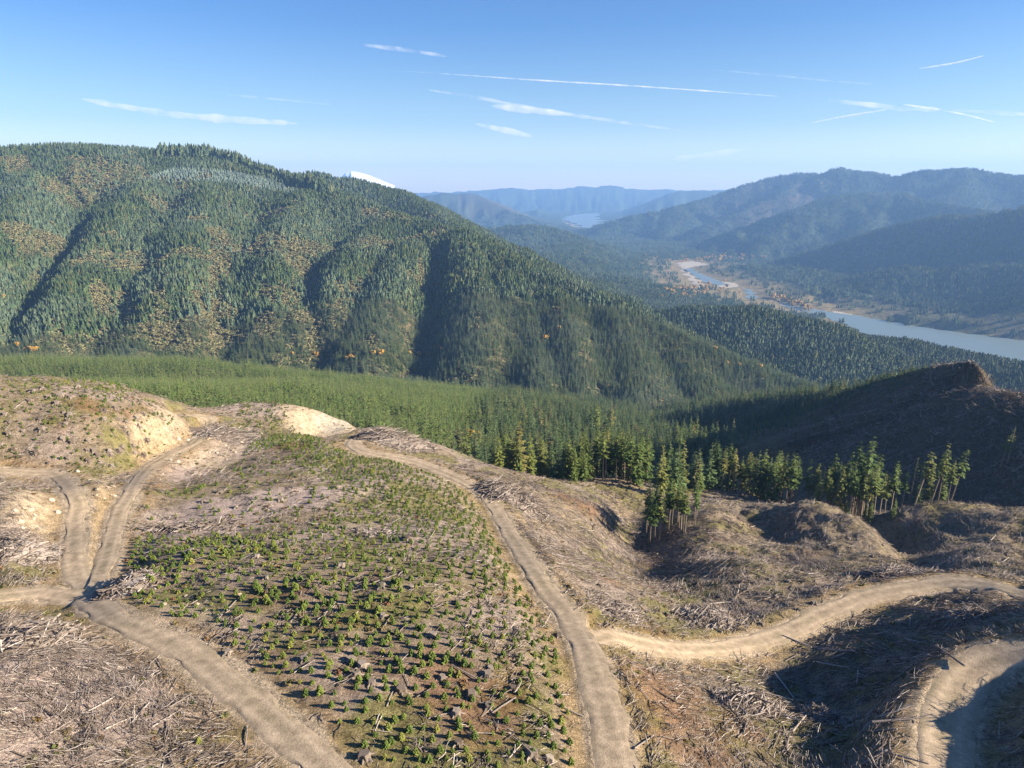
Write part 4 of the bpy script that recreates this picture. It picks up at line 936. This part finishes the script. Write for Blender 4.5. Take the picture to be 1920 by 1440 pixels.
for poly, n, lb, gp in ((PLANTED, 70, 'bleached log lying among the planted saplings', 'logs among the saplings'), (HEAP, 70, 'bleached log in the slash bed at the lower left', 'logs at the lower left'),
                        ([(1130,960),(1900,1000),(1900,1060),(1650,1090),(1450,1190),(1120,1160),(1000,960)], 80, 'weathered log in the slash above the side road', 'logs above the side road'),
                        ([(1160,1240),(1450,1230),(1650,1130),(1900,1130),(1750,1270),(1740,1440),(1170,1440)], 70, 'weathered log in the shaded slash below the side road', 'logs below the side road')):
    for q in scatter_px(n, poly): L = rnd.uniform(1.8, 4.2) if poly in (HEAP, PLANTED) else rnd.uniform(2.5, 6.5); place('log', LGM[rnd.randrange(4)], q, (L, L * rnd.uniform(.6, 1.1), L * .9), lb, 'log', gp, up=.12)
for cx, cy, n, sp, lb, gp in ((420,835,34,35,'pale boulder in the rocky patch beside the upper bend','boulders beside the upper bend'), (330,840,12,30,'pale broken rock on the cut bank of the climbing road','rocks on the climbing bank'), (190,920,14,24,'tan rock on the cut bank between the two roads','rocks between the two roads'),
                              (330,1150,12,60,'tan rock along the verge above the lower left road','rocks along the lower left verge'), (640,795,12,40,'pale rock on the quarry floor','rocks in the quarry'), (60,960,12,30,'tan rock on the cut bank at the left edge','rocks on the left cut bank')):
    for i in range(n): place('boulder', BDM[rnd.randrange(4)], (max(3, rnd.gauss(cx, sp)), rnd.gauss(cy, sp * .55)), rnd.uniform(.25, .75) * (1.0 if sp < 36 else .7), lb, 'rock', gp)

# slash piles, one thing each
def pile(px, rx, ry, hh, n, L0, label, rz=0):
    c = hit(*px); mb = MB(); r_ = random.Random(int(px[0]))
    for i in range(n):
        q = math.sqrt(r_.random()); a = r_.uniform(0, 6.28); xx, yy = q * math.cos(a) * rx, q * math.sin(a) * ry; zz = hh * (1 - q ** 1.6) * r_.uniform(.35, 1)
        L = L0 * r_.uniform(.4, 1.2); b = r_.gauss(.6, .7) if r_.random() < .7 else r_.uniform(0, 6.28); g = float(hat(c[0] + xx, c[1] + yy)) - c[2]; fall = -.5 * q * hh / max(rx, 1)
        d_ = (math.cos(b), math.sin(b), fall * math.cos(b - a) + r_.gauss(0, .16)); stick(mb, (xx - d_[0] * L / 2, yy - d_[1] * L / 2, g + zz - d_[2] * L / 2), d_, L, r_.uniform(.04, .13), 5, .03, r_)
    n2 = 18; V = [(0, 0, hh * .55)]
    for ring, f_ in ((.5, .38), (1.0, -.03)):
        for k in range(n2): a = 2 * math.pi * k / n2; xx, yy = rx * ring * math.cos(a) * r_.uniform(.85, 1.1), ry * ring * math.sin(a) * r_.uniform(.85, 1.1); V.append((xx, yy, hh * f_ + float(hat(c[0] + xx, c[1] + yy)) - c[2] - (.2 if ring == 1 else 0)))
    Fm = [(0, 1 + k, 1 + (k + 1) % n2) for k in range(n2)] + [(1 + k, 1 + n2 + k, 1 + n2 + (k + 1) % n2, 1 + (k + 1) % n2) for k in range(n2)]
    mb.add(V, Fm)
    o = mesh_obj('slash_pile', mb.V, mb.F, M['wood']); o.location = c; tag(o, label, 'slash pile')
pile((968, 938), 11, 9, 4.0, 620, 5, 'large grey slash pile beside the winding central road')
pile((738, 826), 14, 9, 5.0, 620, 6, 'large pale slash pile on the crest by the quarry road')
pile((425, 812), 12, 12, 1.8, 520, 4, 'low spread of grey slash inside the upper road bend')
pile((1680, 1082), 10, 5, 3.2, 420, 4, 'dark slash pile in the shade above the side road')
pile((1150, 1142), 5, 4, 1.6, 220, 3, 'small slash pile in the hollow above the road fork')
pile((1335, 1160), 7, 5, 2.2, 320, 3.4, 'rounded slash pile just above the curve of the side road')
pile((1800, 1165), 5, 4, 2.4, 220, 3.2, 'pointed slash pile below the side road near the right edge')
pile((1400, 1325), 5, 4, 2.2, 260, 3, 'brushy slash pile in the sun at the bottom centre right')
pile((1540, 1345), 3, 2.6, 1.8, 200, 2.5, 'small brushy slash pile at the bottom edge beside the shadow')
pile((240, 1100), 5, 5, 2.2, 260, 3, 'dark brush pile on the bank right of the left road fork')
pile((345, 990), 12, 3, 1.0, 260, 4, 'long low windrow of slash on the left of the planted slope')
pile((50, 1030), 6, 6, 2.5, 360, 3, 'grey slash pile against the left cut bank')
pile((700, 1000), 5, 2.5, 1.0, 160, 3, 'small strip of pale slash in the middle of the planted slope')
pile((60, 1200), 6, 7, 2.6, 380, 3.5, 'dark slash pile at the lower left edge')

# autumn trees, one by one
ATM = []
for k in range(3):
    cr = mesh_obj('crown', *blob(rnd, 150, .40, .42, .3, .10), M['autumn'], link=False).data; tk = mesh_obj('trunk', *tube([(0, 0, -.05), (0, 0, .4), (.02, .01, .75)], [.03, .02, .008], 5), M['bark'], link=False).data; ATM.append((cr, tk))
def autumn(u, v, h_, lb, gp, rmin=600):
    p = hit(u, v, rmin)
    e = bpy.data.objects.new('autumn_tree', None); COL.objects.link(e); e.location = p; e.scale = (h_ * rnd.uniform(.8, 1.2),) * 2 + (h_,); e.rotation_euler = (0, 0, rnd.uniform(0, 6.28)); tag(e, lb, 'tree', gp); k = rnd.randrange(3)
    for nm, d in zip(('crown', 'trunk'), ATM[k]): c = bpy.data.objects.new(nm, d); COL.objects.link(c); c.parent = e
for u, v in ((803,668),(795,664),(657,676),(651,678),(663,674),(593,672),(624,673),(548,668),(768,664),(785,668),(838,664),(832,662),(715,668),(700,669)): autumn(u, v, rnd.uniform(9, 17), 'golden tree at the foot of the big hillside', 'golden trees at the hillside foot')
for u, v in ((28,652),(34,654),(52,660),(60,662),(70,660)): autumn(u, v, rnd.uniform(9, 16), 'golden tree above the planted rows at the far left', 'golden trees at the far left')
autumn(4, 560, 13, 'single orange tree high on the left edge of the hillside', None)
for u, v in ((1016,638),(1022,640),(1028,636),(1048,622)): autumn(u, v, rnd.uniform(8, 15), 'orange tree halfway up the steep spur', 'orange trees on the spur')
for u, v in ((1338,662),(1364,684),(1386,688),(1424,694),(1453,698),(1492,714),(1573,718),(1627,690),(1340,660),(1630,695)): autumn(u, v, rnd.uniform(9, 16), 'lone yellow tree in the conifers below the spur', 'yellow trees below the spur')
autumn(888, 828, 11, 'orange tree at the edge of the woods below the central slope', None, 0)
for i in range(60): autumn(rnd.gauss(1300, 34), rnd.gauss(545, 7), rnd.uniform(18, 30), 'orange tree in the grove beside the river bend', 'orange trees by the river bend', 2800)
for i in range(34): t = rnd.random(); autumn(1448 + 70 * t + rnd.gauss(0, 3), 558 + 24 * t + rnd.gauss(0, 2), rnd.uniform(20, 32), 'orange tree in the row on the lake shore', 'orange trees on the lake shore', 2800)
for i in range(50): autumn(rnd.gauss(1345, 45), rnd.gauss(487, 5), rnd.uniform(20, 34), 'pale orange tree on the far side of the river flats', 'orange trees on the far flats', 4000)
for i in range(14): autumn(rnd.gauss(1230, 25), rnd.gauss(505, 14), rnd.uniform(14, 22), 'rusty tree among the conifers left of the river', 'rusty trees left of the river', 2800)
